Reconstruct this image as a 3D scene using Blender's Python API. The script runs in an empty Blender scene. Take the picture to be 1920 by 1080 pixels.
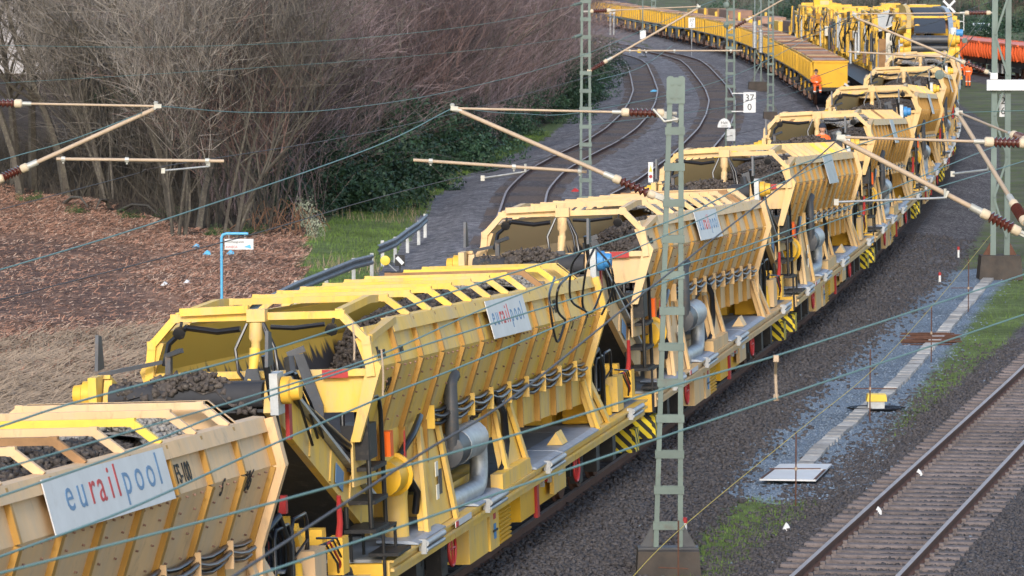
import bpy, bmesh, math, random
import numpy as np
from mathutils import Vector, Matrix, Euler, noise as mnoise

# ------------------------------------------------------------------ camera, sky, sun, exposure
S = bpy.context.scene
COL = S.collection
FPX = 8800.0; CAMH = 9.2; PITCH = math.atan(653 / FPX)
cam = bpy.data.objects.new('camera', bpy.data.cameras.new('camera'))
COL.objects.link(cam)
cam.location = (0, 0, CAMH)
cam.rotation_euler = (math.pi / 2 - PITCH, 0, 0)
cam.data.sensor_width = 36.0
cam.data.lens = 36.0 * FPX / 1920.0
cam.data.clip_start = 1.0
cam.data.clip_end = 12000.0
cam.data.dof.use_dof = True
cam.data.dof.focus_distance = 78.0
cam.data.dof.aperture_fstop = 9.0
S.camera = cam

SUN_EL = math.radians(27.0)
SUN_AZ = math.radians(186.0)     # compass direction the sun stands in, clockwise from +Y (low, behind the camera)
w = bpy.data.worlds.new('World'); S.world = w; w.use_nodes = True
nt = w.node_tree
sky = nt.nodes.new('ShaderNodeTexSky'); sky.sky_type = 'NISHITA'; sky.sun_disc = False
sky.sun_elevation = SUN_EL; sky.sun_rotation = SUN_AZ
sky.air_density = 1.0; sky.dust_density = 1.5; sky.ozone_density = 1.0
nt.links.new(sky.outputs[0], nt.nodes['Background'].inputs[0])
nt.nodes['Background'].inputs[1].default_value = 0.15
sl = bpy.data.lights.new('sun', 'SUN'); sl.energy = 1.35; sl.angle = math.radians(10.0); sl.color = (1.0, 0.94, 0.87)
so = bpy.data.objects.new('sun', sl); COL.objects.link(so)
sd = Vector((math.sin(SUN_AZ) * math.cos(SUN_EL), math.cos(SUN_AZ) * math.cos(SUN_EL), math.sin(SUN_EL)))
so.rotation_euler = (-sd).to_track_quat('-Z', 'Y').to_euler()
so.location = (-60, -60, 60)
S.view_settings.view_transform = 'Standard'; S.view_settings.look = 'None'
S.view_settings.exposure = 1.0; S.view_settings.gamma = 1.0
S.view_settings.use_curve_mapping = False
S.cycles.use_denoising = True
S.cycles.max_bounces = 6; S.cycles.diffuse_bounces = 3; S.cycles.glossy_bounces = 3
S.cycles.transparent_max_bounces = 4

# ------------------------------------------------------------------ surveying helpers (photo point + real distance -> point in the place)
_cp, _sp = math.cos(PITCH), math.sin(PITCH)
def _ray(px, py):
    u = (px - 960) / FPX; v = (540 - py) / FPX
    return (u, _cp + v * _sp, -_sp + v * _cp)
def G(px, py, z=0.0):
    d = _ray(px, py); t = (z - CAMH) / d[2]
    return Vector((d[0] * t, d[1] * t, z))
def at(px, py, Y):
    d = _ray(px, py); t = Y / d[1]
    return Vector((d[0] * t, Y, CAMH + d[2] * t))

R_ = math.radians
rng = random.Random(11)
nrs = np.random.RandomState(5)

# ------------------------------------------------------------------ mesh builder
class MB:
    def __init__(s): s.v = []; s.f = []
    def add(s, vs, fs):
        o = len(s.v); s.v += [tuple(a) for a in vs]; s.f += [tuple(i + o for i in q) for q in fs]; return s
    def box(s, c, d, rot=None):
        hx, hy, hz = d[0] / 2, d[1] / 2, d[2] / 2
        vs = [Vector((x, y, z)) for x in (-hx, hx) for y in (-hy, hy) for z in (-hz, hz)]
        if rot is not None: vs = [rot @ a for a in vs]
        c = Vector(c)
        return s.add([a + c for a in vs], [(0, 1, 3, 2), (4, 6, 7, 5), (0, 4, 5, 1), (2, 3, 7, 6), (0, 2, 6, 4), (1, 5, 7, 3)])
    def bx(s, x0, x1, y0, y1, z0, z1):
        return s.box(((x0 + x1) / 2, (y0 + y1) / 2, (z0 + z1) / 2), (abs(x1 - x0), abs(y1 - y0), abs(z1 - z0)))
    def beam(s, p, q, w_, h_, up=(0, 0, 1)):
        p = Vector(p); q = Vector(q); d = q - p; L = d.length
        if L < 1e-6: return s
        d.normalize(); up = Vector(up)
        if abs(d.dot(up)) > .98: up = Vector((1, 0, 0))
        a = d.cross(up).normalized(); b = a.cross(d).normalized()
        vs = []
        for e in (p, q):
            for i, j in ((-1, -1), (1, -1), (1, 1), (-1, 1)):
                vs.append(e + a * (i * w_ / 2) + b * (j * h_ / 2))
        return s.add(vs, [(0, 1, 2, 3), (7, 6, 5, 4), (0, 4, 5, 1), (1, 5, 6, 2), (2, 6, 7, 3), (3, 7, 4, 0)])
    def tube(s, pts, r, n=8, cap=True):
        pts = [Vector(a) for a in pts]; m = len(pts)
        rad = r if isinstance(r, (list, tuple)) else [r] * m
        prev = None; rings = []
        for i, p_ in enumerate(pts):
            t = (pts[min(i + 1, m - 1)] - pts[max(i - 1, 0)])
            if t.length < 1e-9: t = Vector((0, 0, 1))
            t.normalize()
            if prev is None:
                a = t.cross(Vector((0, 0, 1)))
                if a.length < .05: a = t.cross(Vector((1, 0, 0)))
                a.normalize()
            else:
                a = prev - t * prev.dot(t)
                if a.length < 1e-6: a = t.orthogonal()
                a.normalize()
            prev = a; b = t.cross(a)
            rings.append([p_ + (a * math.cos(k * 2 * math.pi / n) + b * math.sin(k * 2 * math.pi / n)) * rad[i] for k in range(n)])
        vs = [v for q in rings for v in q]; fs = []
        for i in range(m - 1):
            for k in range(n):
                k2 = (k + 1) % n
                fs.append((i * n + k, i * n + k2, (i + 1) * n + k2, (i + 1) * n + k))
        if cap:
            fs.append(tuple(range(n - 1, -1, -1))); fs.append(tuple((m - 1) * n + k for k in range(n)))
        return s.add(vs, fs)
    def cyl(s, p, q, r, n=12): return s.tube([p, q], r, n)
    def prism(s, poly, a, b):
        """poly: 3D points (planar); extruded from offset vector a to b"""
        a = Vector(a); b = Vector(b); n = len(poly); poly = [Vector(q) for q in poly]
        vs = [q + a for q in poly] + [q + b for q in poly]
        fs = [tuple(range(n - 1, -1, -1)), tuple(range(n, 2 * n))]
        for i in range(n):
            j = (i + 1) % n; fs.append((i, j, n + j, n + i))
        return s.add(vs, fs)
    def lathe(s, c, axis, prof, n=12):
        """prof: (distance along axis, radius)"""
        c = Vector(c); axis = Vector(axis).normalized()
        return s.tube_r(c, axis, prof, n)
    def tube_r(s, c, axis, prof, n):
        a = axis.orthogonal().normalized(); b = axis.cross(a); vs = []; fs = []
        for d, r in prof:
            for k in range(n):
                t = 2 * math.pi * k / n
                vs.append(c + axis * d + (a * math.cos(t) + b * math.sin(t)) * max(r, 1e-4))
        m = len(prof)
        for i in range(m - 1):
            for k in range(n):
                k2 = (k + 1) % n; fs.append((i * n + k, i * n + k2, (i + 1) * n + k2, (i + 1) * n + k))
        fs.append(tuple(range(n - 1, -1, -1))); fs.append(tuple((m - 1) * n + k for k in range(n)))
        return s.add(vs, fs)
    def mesh(s, name, smooth=None):
        me = bpy.data.meshes.new(name); me.from_pydata(s.v, [], s.f)
        fix_normals(me)
        if smooth:
            me.polygons.foreach_set('use_smooth', [True] * len(me.polygons)); me.set_sharp_from_angle(angle=R_(smooth))
        me.update(); return me
    def build(s, name, mat, parent=None, smooth=None):
        return link(name, s.mesh(name, smooth), mat, parent)

def fix_normals(me):
    bm = bmesh.new(); bm.from_mesh(me); bmesh.ops.recalc_face_normals(bm, faces=bm.faces); bm.to_mesh(me); bm.free()

def link(name, me, mat=None, parent=None):
    o = bpy.data.objects.new(name, me); COL.objects.link(o)
    if mat is not None and len(me.materials) == 0: me.materials.append(mat)
    if parent is not None: setpar(o, parent)
    return o
KIDS = {}
def setpar(o, parent):
    o.parent = parent; KIDS.setdefault(parent.name, []).append(o)
def empty(name, loc=(0, 0, 0), rz=0.0):
    o = bpy.data.objects.new(name, None); COL.objects.link(o); o.location = loc; o.rotation_euler = (0, 0, rz)
    o.empty_display_size = .3
    return o
def tag(o, label=None, cat=None, group=None, kind=None):
    if label: o['label'] = label
    if cat: o['category'] = cat
    if group: o['group'] = group
    if kind: o['kind'] = kind
    return o
def copy_tree(o, parent=None):
    c = o.copy(); COL.objects.link(c)
    if parent is not None: setpar(c, parent)
    for ch in list(KIDS.get(o.name, ())): copy_tree(ch, c)
    return c
def tree_of(o):
    r = [o]
    for ch in KIDS.get(o.name, ()): r += tree_of(ch)
    return r
def np_mesh(name, verts, faces, mat, parent=None, mats=None):
    """verts (n,3), faces (m,3|4) numpy"""
    me = bpy.data.meshes.new(name); k = faces.shape[1]
    me.vertices.add(len(verts)); me.vertices.foreach_set('co', np.ascontiguousarray(verts, np.float32).ravel())
    me.loops.add(faces.size); me.loops.foreach_set('vertex_index', np.ascontiguousarray(faces, np.int32).ravel())
    me.polygons.add(len(faces)); me.polygons.foreach_set('loop_start', np.arange(0, faces.size, k, dtype=np.int32))
    me.polygons.foreach_set('loop_total', np.full(len(faces), k, np.int32))
    me.update(calc_edges=True); me.validate()
    return link(name, me, mat, parent)

# ------------------------------------------------------------------ materials
M = {}
def _n(nt, t, **kw):
    n = nt.nodes.new(t)
    for k, v in kw.items():
        if hasattr(n, k): setattr(n, k, v)
    return n
def mat(key, col, rough=.6, metal=0., var=.15, scale=3., col2=None, thr=(.45, .65), bump=0., bscale=40., spec=.35, objcol=False, coord='Object', randobj=0., stretch=None, shift=False, dust=None):
    m = bpy.data.materials.new(key); m.use_nodes = True; t = m.node_tree; L = t.links
    b = t.nodes['Principled BSDF']; b.inputs['Roughness'].default_value = rough; b.inputs['Metallic'].default_value = metal
    b.inputs['Specular IOR Level'].default_value = spec
    tc = _n(t, 'ShaderNodeTexCoord'); src = tc.outputs[coord]
    if shift:
        oi0 = _n(t, 'ShaderNodeObjectInfo'); ml = _n(t, 'ShaderNodeMath', operation='MULTIPLY'); ml.inputs[1].default_value = 57.; L.new(oi0.outputs['Random'], ml.inputs[0])
        va = _n(t, 'ShaderNodeVectorMath', operation='ADD'); L.new(src, va.inputs[0]); L.new(ml.outputs[0], va.inputs[1]); src = va.outputs[0]
    if stretch:
        mp = _n(t, 'ShaderNodeMapping'); mp.inputs['Scale'].default_value = stretch; L.new(src, mp.inputs[0]); src = mp.outputs[0]
    nz = _n(t, 'ShaderNodeTexNoise'); nz.inputs['Scale'].default_value = scale; nz.inputs['Detail'].default_value = 6; nz.inputs['Roughness'].default_value = .62
    L.new(src, nz.inputs['Vector'])
    base = None
    if objcol:
        oi = _n(t, 'ShaderNodeObjectInfo'); base = oi.outputs['Color']
    mx = _n(t, 'ShaderNodeMix', data_type='RGBA', blend_type='MULTIPLY'); mx.inputs[0].default_value = 1.
    if base: L.new(base, mx.inputs[6])
    else: mx.inputs[6].default_value = (*col, 1)
    rp = _n(t, 'ShaderNodeMapRange'); rp.inputs[1].default_value = .3; rp.inputs[2].default_value = .7
    rp.inputs[3].default_value = 1 - var; rp.inputs[4].default_value = 1 + var * .6
    L.new(nz.outputs[0], rp.inputs[0]); L.new(rp.outputs[0], mx.inputs[7])
    out = mx.outputs[2]
    if col2 is not None:
        n2 = _n(t, 'ShaderNodeTexNoise'); n2.inputs['Scale'].default_value = scale * 2.3; n2.inputs['Detail'].default_value = 8; n2.inputs['Roughness'].default_value = .7
        L.new(src, n2.inputs['Vector'])
        r2 = _n(t, 'ShaderNodeMapRange'); r2.inputs[1].default_value = thr[0]; r2.inputs[2].default_value = thr[1]; L.new(n2.outputs[0], r2.inputs[0])
        m2 = _n(t, 'ShaderNodeMix', data_type='RGBA'); L.new(r2.outputs[0], m2.inputs[0]); L.new(out, m2.inputs[6]); m2.inputs[7].default_value = (*col2, 1); out = m2.outputs[2]
    if dust is not None:
        n4 = _n(t, 'ShaderNodeTexNoise'); n4.inputs['Scale'].default_value = scale * .6; n4.inputs['Detail'].default_value = 9; n4.inputs['Roughness'].default_value = .72; L.new(src, n4.inputs['Vector'])
        r4 = _n(t, 'ShaderNodeMapRange'); r4.inputs[1].default_value = .42; r4.inputs[2].default_value = .72; r4.inputs[4].default_value = .72; L.new(n4.outputs[0], r4.inputs[0])
        m4 = _n(t, 'ShaderNodeMix', data_type='RGBA'); L.new(r4.outputs[0], m4.inputs[0]); L.new(out, m4.inputs[6]); m4.inputs[7].default_value = (*dust, 1); out = m4.outputs[2]
    if randobj:
        oi = _n(t, 'ShaderNodeObjectInfo'); r3 = _n(t, 'ShaderNodeMapRange'); r3.inputs[3].default_value = 1 - randobj; r3.inputs[4].default_value = 1 + randobj
        L.new(oi.outputs['Random'], r3.inputs[0]); m3 = _n(t, 'ShaderNodeMix', data_type='RGBA', blend_type='MULTIPLY'); m3.inputs[0].default_value = 1.
        L.new(out, m3.inputs[6]); L.new(r3.outputs[0], m3.inputs[7]); out = m3.outputs[2]
    L.new(out, b.inputs['Base Color'])
    if bump:
        nb = _n(t, 'ShaderNodeTexNoise'); nb.inputs['Scale'].default_value = bscale; nb.inputs['Detail'].default_value = 4; L.new(src, nb.inputs['Vector'])
        bp = _n(t, 'ShaderNodeBump'); bp.inputs['Strength'].default_value = bump; bp.inputs['Distance'].default_value = .02
        L.new(nb.outputs[0], bp.inputs['Height']); L.new(bp.outputs[0], b.inputs['Normal'])
    M[key] = m; return m

mat('paint', (.6, .4, .16), .55, var=.12, scale=1.6, col2=(.25, .165, .10), thr=(.56, .80), objcol=True, shift=True, stretch=(1.6, 1.6, .55), randobj=.06, dust=(.47, .375, .27))
mat('rib_paint', (.36, .195, .04), .55, var=.12, scale=2., col2=(.30, .19, .10), thr=(.62, .9), shift=True)
mat('bright_yellow', (.70, .49, .07), .5, var=.1, col2=(.3, .2, .1), thr=(.6, .85))
mat('machine_yellow', (.72, .42, .05), .5, var=.18, scale=1.2, col2=(.16, .10, .06), thr=(.55, .78), randobj=.12)
mat('wagon_yellow', (.70, .39, .02), .5, var=.15, scale=.8, col2=(.30, .18, .06), thr=(.58, .82))
mat('ochre', (.40, .215, .03), .7, var=.25, scale=.7, col2=(.2, .12, .06), thr=(.5, .8))
mat('orange_paint', (.62, .10, .02), .5, var=.15, scale=1., col2=(.25, .07, .03), thr=(.6, .8))
mat('black', (.018, .018, .02), .55, var=.3, scale=4., col2=(.07, .06, .05), thr=(.55, .75))
mat('black_gloss', (.012, .012, .014), .35, var=.2, spec=.5)
mat('rubber', (.035, .036, .042), .75, var=.3, scale=2., col2=(.12, .11, .10), thr=(.55, .8))
mat('barrier', (.22, .23, .24), .55, .4, var=.25, col2=(.10, .09, .08), thr=(.5, .75))
mat('dark_steel', (.07, .075, .085), .5, .3, var=.25, col2=(.12, .09, .07), thr=(.55, .75))
mat('deck_grey', (.30, .31, .32), .6, .2, var=.2, scale=2., col2=(.17, .14, .11), thr=(.55, .75))
mat('aluminium', (.38, .40, .42), .5, .4, var=.2, scale=3.)
mat('galvanised', (.42, .44, .45), .5, .5, var=.2, scale=5., col2=(.25, .22, .2), thr=(.55, .8))
mat('zinc_sheet', (.33, .38, .46), .5, .4, var=.2, scale=5., col2=(.28, .27, .26), thr=(.55, .8))
mat('sign_white', (.55, .56, .57), .5, var=.1, scale=2., col2=(.42, .40, .37), thr=(.6, .85))
mat('white_paint', (.62, .63, .63), .5, var=.08, col2=(.4, .38, .35), thr=(.62, .85))
mat('ink_black', (.02, .02, .02), .6)
mat('ink_blue', (.12, .22, .36), .6, var=.05)
mat('ink_red', (.42, .05, .05), .6, var=.05)
mat('red_paint', (.36, .03, .03), .45, var=.1)
mat('orange_lamp', (.75, .12, .01), .4, var=.05)
mat('blue_paint', (.05, .22, .48), .45, var=.12)
mat('pole_blue', (.10, .38, .62), .4, var=.08, scale=6.)
mat('mast_green', (.125, .165, .15), .6, var=.2, scale=1.5, col2=(.10, .085, .07), thr=(.58, .85), shift=True, randobj=.06)
mat('sleeper_dark', (.075, .062, .06), .9, var=.3, scale=6.)
mat('rust', (.10, .048, .032), .85, var=.3, scale=8.)
mat('rail_side', (.10, .047, .032), .85, var=.25, scale=3.)
mat('rail_head', (.33, .27, .245), .5, .25, var=.2, scale=2.)
mat('sleeper', (.15, .125, .12), .9, var=.3, scale=6., col2=(.07, .06, .06), thr=(.5, .7), randobj=.2, bump=.4, bscale=30)
mat('concrete', (.06, .052, .046), .9, var=.35, scale=2., col2=(.07, .055, .045), thr=(.45, .7), bump=.4, bscale=20)
mat('trough', (.36, .355, .345), .9, var=.2, scale=3., col2=(.22, .20, .18), thr=(.5, .72), randobj=.28, shift=True, bump=.3)
mat('tube_beige', (.38, .295, .215), .6, var=.12, scale=4., col2=(.40, .20, .10), thr=(.62, .85))
mat('insulator', (.075, .022, .016), .22, var=.2, spec=.6)
mat('cap_beige', (.50, .42, .31), .6, var=.15)
mat('clamp', (.40, .40, .37), .5, .3, var=.2)
mat('copper_green', (.135, .235, .22), .6, var=.12, scale=2.)
mat('wire_dark', (.07, .06, .06), .6, var=.2)
mat('string', (.50, .40, .10), .7, var=.1)
mat('hivis', (.85, .15, .03), .7, var=.15, scale=8.)
mat('reflective', (.75, .75, .72), .4, var=.05)
mat('navy', (.02, .025, .04), .8)
mat('skin', (.45, .25, .17), .6, var=.08)
mat('stone_dark', (.076, .070, .073), .9, var=.55, scale=9., coord='Object')
mat('stone_grey', (.30, .28, .255), .92, var=.4, scale=9.)
mat('stone_load', (.075, .062, .055), .95, var=.5, scale=6., col2=(.17, .15, .13), thr=(.5, .75))
mat('bark', (.075, .066, .056), .95, var=.35, scale=4., col2=(.16, .15, .11), thr=(.5, .75), randobj=.25)
mat('twig_grey', (.185, .166, .147), .95, var=.45, scale=1.1, randobj=.45)
mat('twig_purple', (.20, .15, .15), .95, var=.45, scale=.9, randobj=.45)
mat('twig_red', (.215, .137, .12), .95, var=.35, scale=.9, randobj=.25)
mat('leaf_dark', (.03, .068, .034), .55, var=.7, scale=1.4, randobj=.3)
mat('leaf_mid', (.055, .105, .03), .6, var=.6, scale=1.4, randobj=.25)
mat('leaf_pale', (.30, .33, .24), .7, var=.4, scale=2.)
mat('bramble', (.20, .105, .06), .9, var=.4, scale=2.)
mat('grass_blade', (.105, .17, .035), .85, var=.6, scale=.7, coord='Object')
mat('dry_blade', (.31, .235, .165), .9, var=.5, scale=1.3)
mat('chip', (.33, .175, .115), .95, var=.6, scale=1.1)
mat('chip_light', (.46, .32, .235), .95, var=.4, scale=2.)
mat('chip_dark', (.10, .06, .045), .95, var=.5, scale=2.)
mat('car_white', (.68, .70, .72), .25, var=.03, spec=.6)
mat('glass_dark', (.02, .025, .03), .08, var=.02, spec=.8)
mat('tarp', (.66, .62, .52), .8, var=.15)
mat('load_tan', (.46, .34, .2), .9, var=.3)
mat('load_rust', (.34, .17, .09), .9, var=.3)
mat('load_brown', (.25, .15, .11), .9, var=.35, scale=1.5, randobj=.35)
mat('load_grey', (.24, .22, .22), .9, var=.35, scale=1.5, randobj=.2)
mat('wall_pale', (.40, .39, .40), .9, var=.08, scale=.4)
mat('roof_grey', (.24, .25, .28), .8, var=.12)
mat('belt_rust', (.30, .17, .08), .85, var=.3)

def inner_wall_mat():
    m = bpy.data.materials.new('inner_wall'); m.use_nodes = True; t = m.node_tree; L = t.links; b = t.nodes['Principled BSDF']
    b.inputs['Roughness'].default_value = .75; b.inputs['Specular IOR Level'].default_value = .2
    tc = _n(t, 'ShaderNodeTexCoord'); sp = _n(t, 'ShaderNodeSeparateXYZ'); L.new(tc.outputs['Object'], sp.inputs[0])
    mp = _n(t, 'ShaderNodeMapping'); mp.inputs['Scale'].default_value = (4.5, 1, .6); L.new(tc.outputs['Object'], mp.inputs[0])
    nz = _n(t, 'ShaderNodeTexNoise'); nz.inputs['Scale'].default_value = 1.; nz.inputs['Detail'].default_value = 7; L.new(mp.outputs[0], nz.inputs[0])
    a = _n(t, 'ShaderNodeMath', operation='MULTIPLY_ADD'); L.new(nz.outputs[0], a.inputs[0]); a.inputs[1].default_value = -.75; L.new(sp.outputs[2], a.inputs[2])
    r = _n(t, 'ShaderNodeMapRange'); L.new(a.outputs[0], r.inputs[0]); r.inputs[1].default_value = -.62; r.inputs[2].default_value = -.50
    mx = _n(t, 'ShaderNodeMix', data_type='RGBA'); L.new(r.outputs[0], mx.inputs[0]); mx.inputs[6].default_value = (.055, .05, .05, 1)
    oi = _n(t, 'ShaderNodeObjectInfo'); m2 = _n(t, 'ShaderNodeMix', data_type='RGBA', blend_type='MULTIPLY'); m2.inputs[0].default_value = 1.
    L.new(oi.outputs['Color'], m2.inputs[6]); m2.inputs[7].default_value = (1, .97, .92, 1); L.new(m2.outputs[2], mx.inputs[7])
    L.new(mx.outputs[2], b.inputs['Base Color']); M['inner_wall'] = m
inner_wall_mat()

def stripe_mat():
    m = bpy.data.materials.new('hazard_stripes'); m.use_nodes = True; t = m.node_tree; L = t.links; b = t.nodes['Principled BSDF']
    tc = _n(t, 'ShaderNodeTexCoord'); sp = _n(t, 'ShaderNodeSeparateXYZ'); L.new(tc.outputs['Object'], sp.inputs[0])
    a = _n(t, 'ShaderNodeMath', operation='ADD'); L.new(sp.outputs[0], a.inputs[0]); L.new(sp.outputs[2], a.inputs[1])
    a1 = _n(t, 'ShaderNodeMath', operation='SUBTRACT'); L.new(a.outputs[0], a1.inputs[0]); L.new(sp.outputs[1], a1.inputs[1])
    k = _n(t, 'ShaderNodeMath', operation='MULTIPLY'); L.new(a1.outputs[0], k.inputs[0]); k.inputs[1].default_value = 4.6
    fr = _n(t, 'ShaderNodeMath', operation='FRACT'); L.new(k.outputs[0], fr.inputs[0])
    g = _n(t, 'ShaderNodeMath', operation='GREATER_THAN'); L.new(fr.outputs[0], g.inputs[0]); g.inputs[1].default_value = .5
    mx = _n(t, 'ShaderNodeMix', data_type='RGBA'); L.new(g.outputs[0], mx.inputs[0]); mx.inputs[6].default_value = (.015, .015, .015, 1); mx.inputs[7].default_value = (.72, .55, .02, 1)
    L.new(mx.outputs[2], b.inputs['Base Color']); b.inputs['Roughness'].default_value = .5; M['hazard_stripes'] = m
stripe_mat()

_fontcache = {}
def text_obj(s, size, mat_, parent, origin, ex, ey, name='lettering', sx=1.0, align='LEFT', depth=.004):
    key = (s, align)
    if key not in _fontcache:
        cu = bpy.data.curves.new('txt', 'FONT'); cu.body = s; cu.size = 1.0; cu.extrude = .004; cu.align_x = align; cu.resolution_u = 3
        o = bpy.data.objects.new('txt', cu); COL.objects.link(o)
        dg = bpy.context.evaluated_depsgraph_get(); dg.update()
        me = bpy.data.meshes.new_from_object(o.evaluated_get(dg)); bpy.data.objects.remove(o); bpy.data.curves.remove(cu)
        me.name = 'lettering'; _fontcache[key] = me
    me = _fontcache[key].copy(); me.materials.clear(); me.materials.append(mat_)
    o = bpy.data.objects.new(name, me); COL.objects.link(o); setpar(o, parent)
    ex = Vector(ex).normalized(); ey = Vector(ey).normalized(); ez = ex.cross(ey).normalized(); ey = ez.cross(ex)
    mtx = Matrix((ex * size * sx, ey * size, ez)).transposed().to_4x4(); mtx.translation = Vector(origin)
    o.matrix_local = mtx
    return o
# ------------------------------------------------------------------ track lines (x as a function of the distance y)
def _smooth(ys, xs, k=9):
    ker = np.hanning(2 * k + 3)[1:-1]; ker /= ker.sum()
    n = len(ker) // 2
    pad = np.concatenate([xs[0] - (xs[1] - xs[0]) * np.arange(n, 0, -1), xs, xs[-1] + (xs[-1] - xs[-2]) * np.arange(1, n + 1)])
    return np.convolve(pad, ker, 'valid')
_Y = np.arange(-20., 701., 1.)
def _path(knots, k=9):
    a = np.array(knots, float); ext = np.interp(_Y, a[:, 0], a[:, 1])
    s0 = (a[1, 1] - a[0, 1]) / (a[1, 0] - a[0, 0]); s1 = (a[-1, 1] - a[-2, 1]) / (a[-1, 0] - a[-2, 0])
    ext = np.where(_Y < a[0, 0], a[0, 1] + s0 * (_Y - a[0, 0]), ext); ext = np.where(_Y > a[-1, 0], a[-1, 1] + s1 * (_Y - a[-1, 0]), ext)
    return _smooth(_Y, ext, k)
_t1 = lambda y: -1.35 + .185 * (y - 70) - .00031 * (max(y, 70) - 70) ** 2
PATHS = {
    'T1': _path([(y, _t1(y) + .14 * min(max((y - 30) / 30, 0), 1)) for y in range(-20, 231, 10)] + [(250, 21.9), (275, 23.0), (300, 23.5), (332, 23.9), (374, 23.6), (417, 21.9), (464, 18.5), (521, 14.6), (620, 6.)]),
    'T2': _path([(y, _t1(y) - 4.65) for y in range(-20, 221, 10)] + [(245, 16.9), (266, 18.), (300, 18.45), (332, 18.8), (374, 18.6), (417, 16.85), (464, 13.4), (521, 9.6), (620, 1.5)]),
    'A': _path([(120, -.7), (156, .27), (173, .55), (187, 1.3), (201, 2.6), (215, 4.1), (230, 5.35), (249, 6.55), (268, 7.45), (288, 8.2), (316, 8.75), (349, 9.3), (362, 9.2), (372, 8.8), (390, 7.4), (440, 2.), (520, -8)], 6),
    'B': _path([(120, -1.6), (150, 2.), (165, 3.7), (179, 5.45), (201, 7.6), (230, 9.9), (249, 11.06), (270, 12.1), (290, 12.7), (308, 13.05), (342, 13.6), (361, 13.7), (378, 12.95), (425, 8.), (442, 6.5), (520, -4)], 6),
    'T3': _path([(-20, 4.85 - 87.7 * .209), (67.7, 4.85), (101, 11.82), (160, 23.6), (260, 40.)]),
    'T5': _path([(200, 42.5), (300, 35.5), (315, 34.), (341, 31.4), (380, 28.4), (430, 25.5), (560, 17.)]),
}
def tx(name, y): return float(np.interp(y, _Y, PATHS[name]))
def tdir(name, y):
    s = (tx(name, y + 1) - tx(name, y - 1)) / 2; v = Vector((s, 1, 0)); v.normalize(); return v
def along(name, y0, dist):
    """walk dist metres from y0 along a track"""
    y = y0; n = max(1, int(abs(dist) / .5)); st = dist / n
    for _ in range(n): y += st * tdir(name, y).y
    return y

# ------------------------------------------------------------------ terrain
ys = np.concatenate([np.arange(20, 36, 2.), np.arange(36, 150, .3), np.arange(150, 440, .8), np.arange(440, 720, 4.), [760, 900, 1300, 2200, 4000, 7000]])
xs = np.concatenate([[-4000, -1500, -600, -250, -140, -90], np.arange(-60, -20, 2.5), np.arange(-20, 32, .3), np.arange(32, 80, 2.), [100, 160, 300, 700, 1600, 4000]])
GX, GY = np.meshgrid(xs, ys)
def smstep(a, b, v): t = np.clip((v - a) / (b - a), 0, 1); return t * t * (3 - 2 * t)
def dist_to(name, X, Y): return X - np.interp(Y, _Y, PATHS[name])
BASE = -0.42
d1 = dist_to('T1', GX, GY); d2 = dist_to('T2', GX, GY); dA = dist_to('A', GX, GY); dB = dist_to('B', GX, GY); d3 = dist_to('T3', GX, GY); d5 = dist_to('T5', GX, GY)
def bed(d, half, slope, top): return top - smstep(half, half + slope, np.abs(d)) * (top - BASE)
Zg = np.full_like(GX, BASE)
TOPB = -.175
act = lambda y0, y1: smstep(y0, y0 + 6, GY) * (1 - smstep(y1 - 6, y1, GY))
def raise_(d, half, slope, top, a=1.0):
    global Zg
    Zg = np.maximum(Zg, BASE + (bed(d, half, slope, top) - BASE) * a)
raise_(d1, 1.5, 1.9, TOPB); raise_(d2, 1.4, 1.2, TOPB); raise_(d3, 1.35, 1.0, -.215); raise_(d5, 1.5, 1.2, TOPB)
raise_(dA, 1.7, 1.5, TOPB, act(110, 640)); raise_(dB, 1.7, 1.5, TOPB, act(140, 640))
rs = np.random.RandomState(3)
def fnoise(X, Y, sc, seed):
    r = np.random.RandomState(seed); out = np.zeros_like(X)
    for k in range(7):
        a = r.uniform(0, 2 * np.pi); fq = sc * r.uniform(.6, 1.8); out += np.sin((X * np.cos(a) + Y * np.sin(a)) * fq + r.uniform(0, 6.28))
    return out / 4.
Zg += .035 * fnoise(GX, GY, 1.2, 1) * (np.abs(d3) > 1.4) * (np.abs(d1) > 1.6)
# left side: cleared ground rises gently to the wood, far ground
left = smstep(-4.5, -9, GX - (GY - 150) * .075 * (GY > 150))
Zg += left * (.12 + .12 * fnoise(GX, GY, .35, 2))
# far right bank beyond the orange train
Zg += smstep(48, 75, GX) * smstep(330, 420, GY) * 2.0
Zg += smstep(560, 700, GY) * 3.0

def poly_mask(pts):
    """points-in-polygon for the whole grid"""
    p = np.array([(q[0], q[1]) for q in pts]); inside = np.zeros(GX.shape, bool); j = len(p) - 1
    for i in range(len(p)):
        c = ((p[i, 1] > GY) != (p[j, 1] > GY)) & (GX < (p[j, 0] - p[i, 0]) * (GY - p[i, 1]) / (p[j, 1] - p[i, 1] + 1e-9) + p[i, 0])
        inside ^= c; j = i
    return inside.astype(float)
gp = lambda L, z=BASE: [G(a, b, z) for a, b in L]
BLUE = gp([(1350, 935), (1385, 880), (1482, 785), (1562, 702), (1688, 592), (1795, 503), (1915, 503), (1850, 560), (1810, 620), (1730, 722), (1672, 800), (1660, 840), (1640, 900), (1622, 934), (1500, 948)])
blue = poly_mask(BLUE)
ballast = np.clip(1 - smstep(3.0, 3.5, np.abs(d1)), 0, 1)
ballast = np.maximum(ballast, 1 - smstep(2.3, 2.9, np.abs(d2)))
ballast = np.maximum(ballast, 1 - smstep(2.0, 2.5, np.abs(d3)))
ballast = np.maximum(ballast, 1 - smstep(2.2, 3.0, np.abs(d5)))
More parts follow.
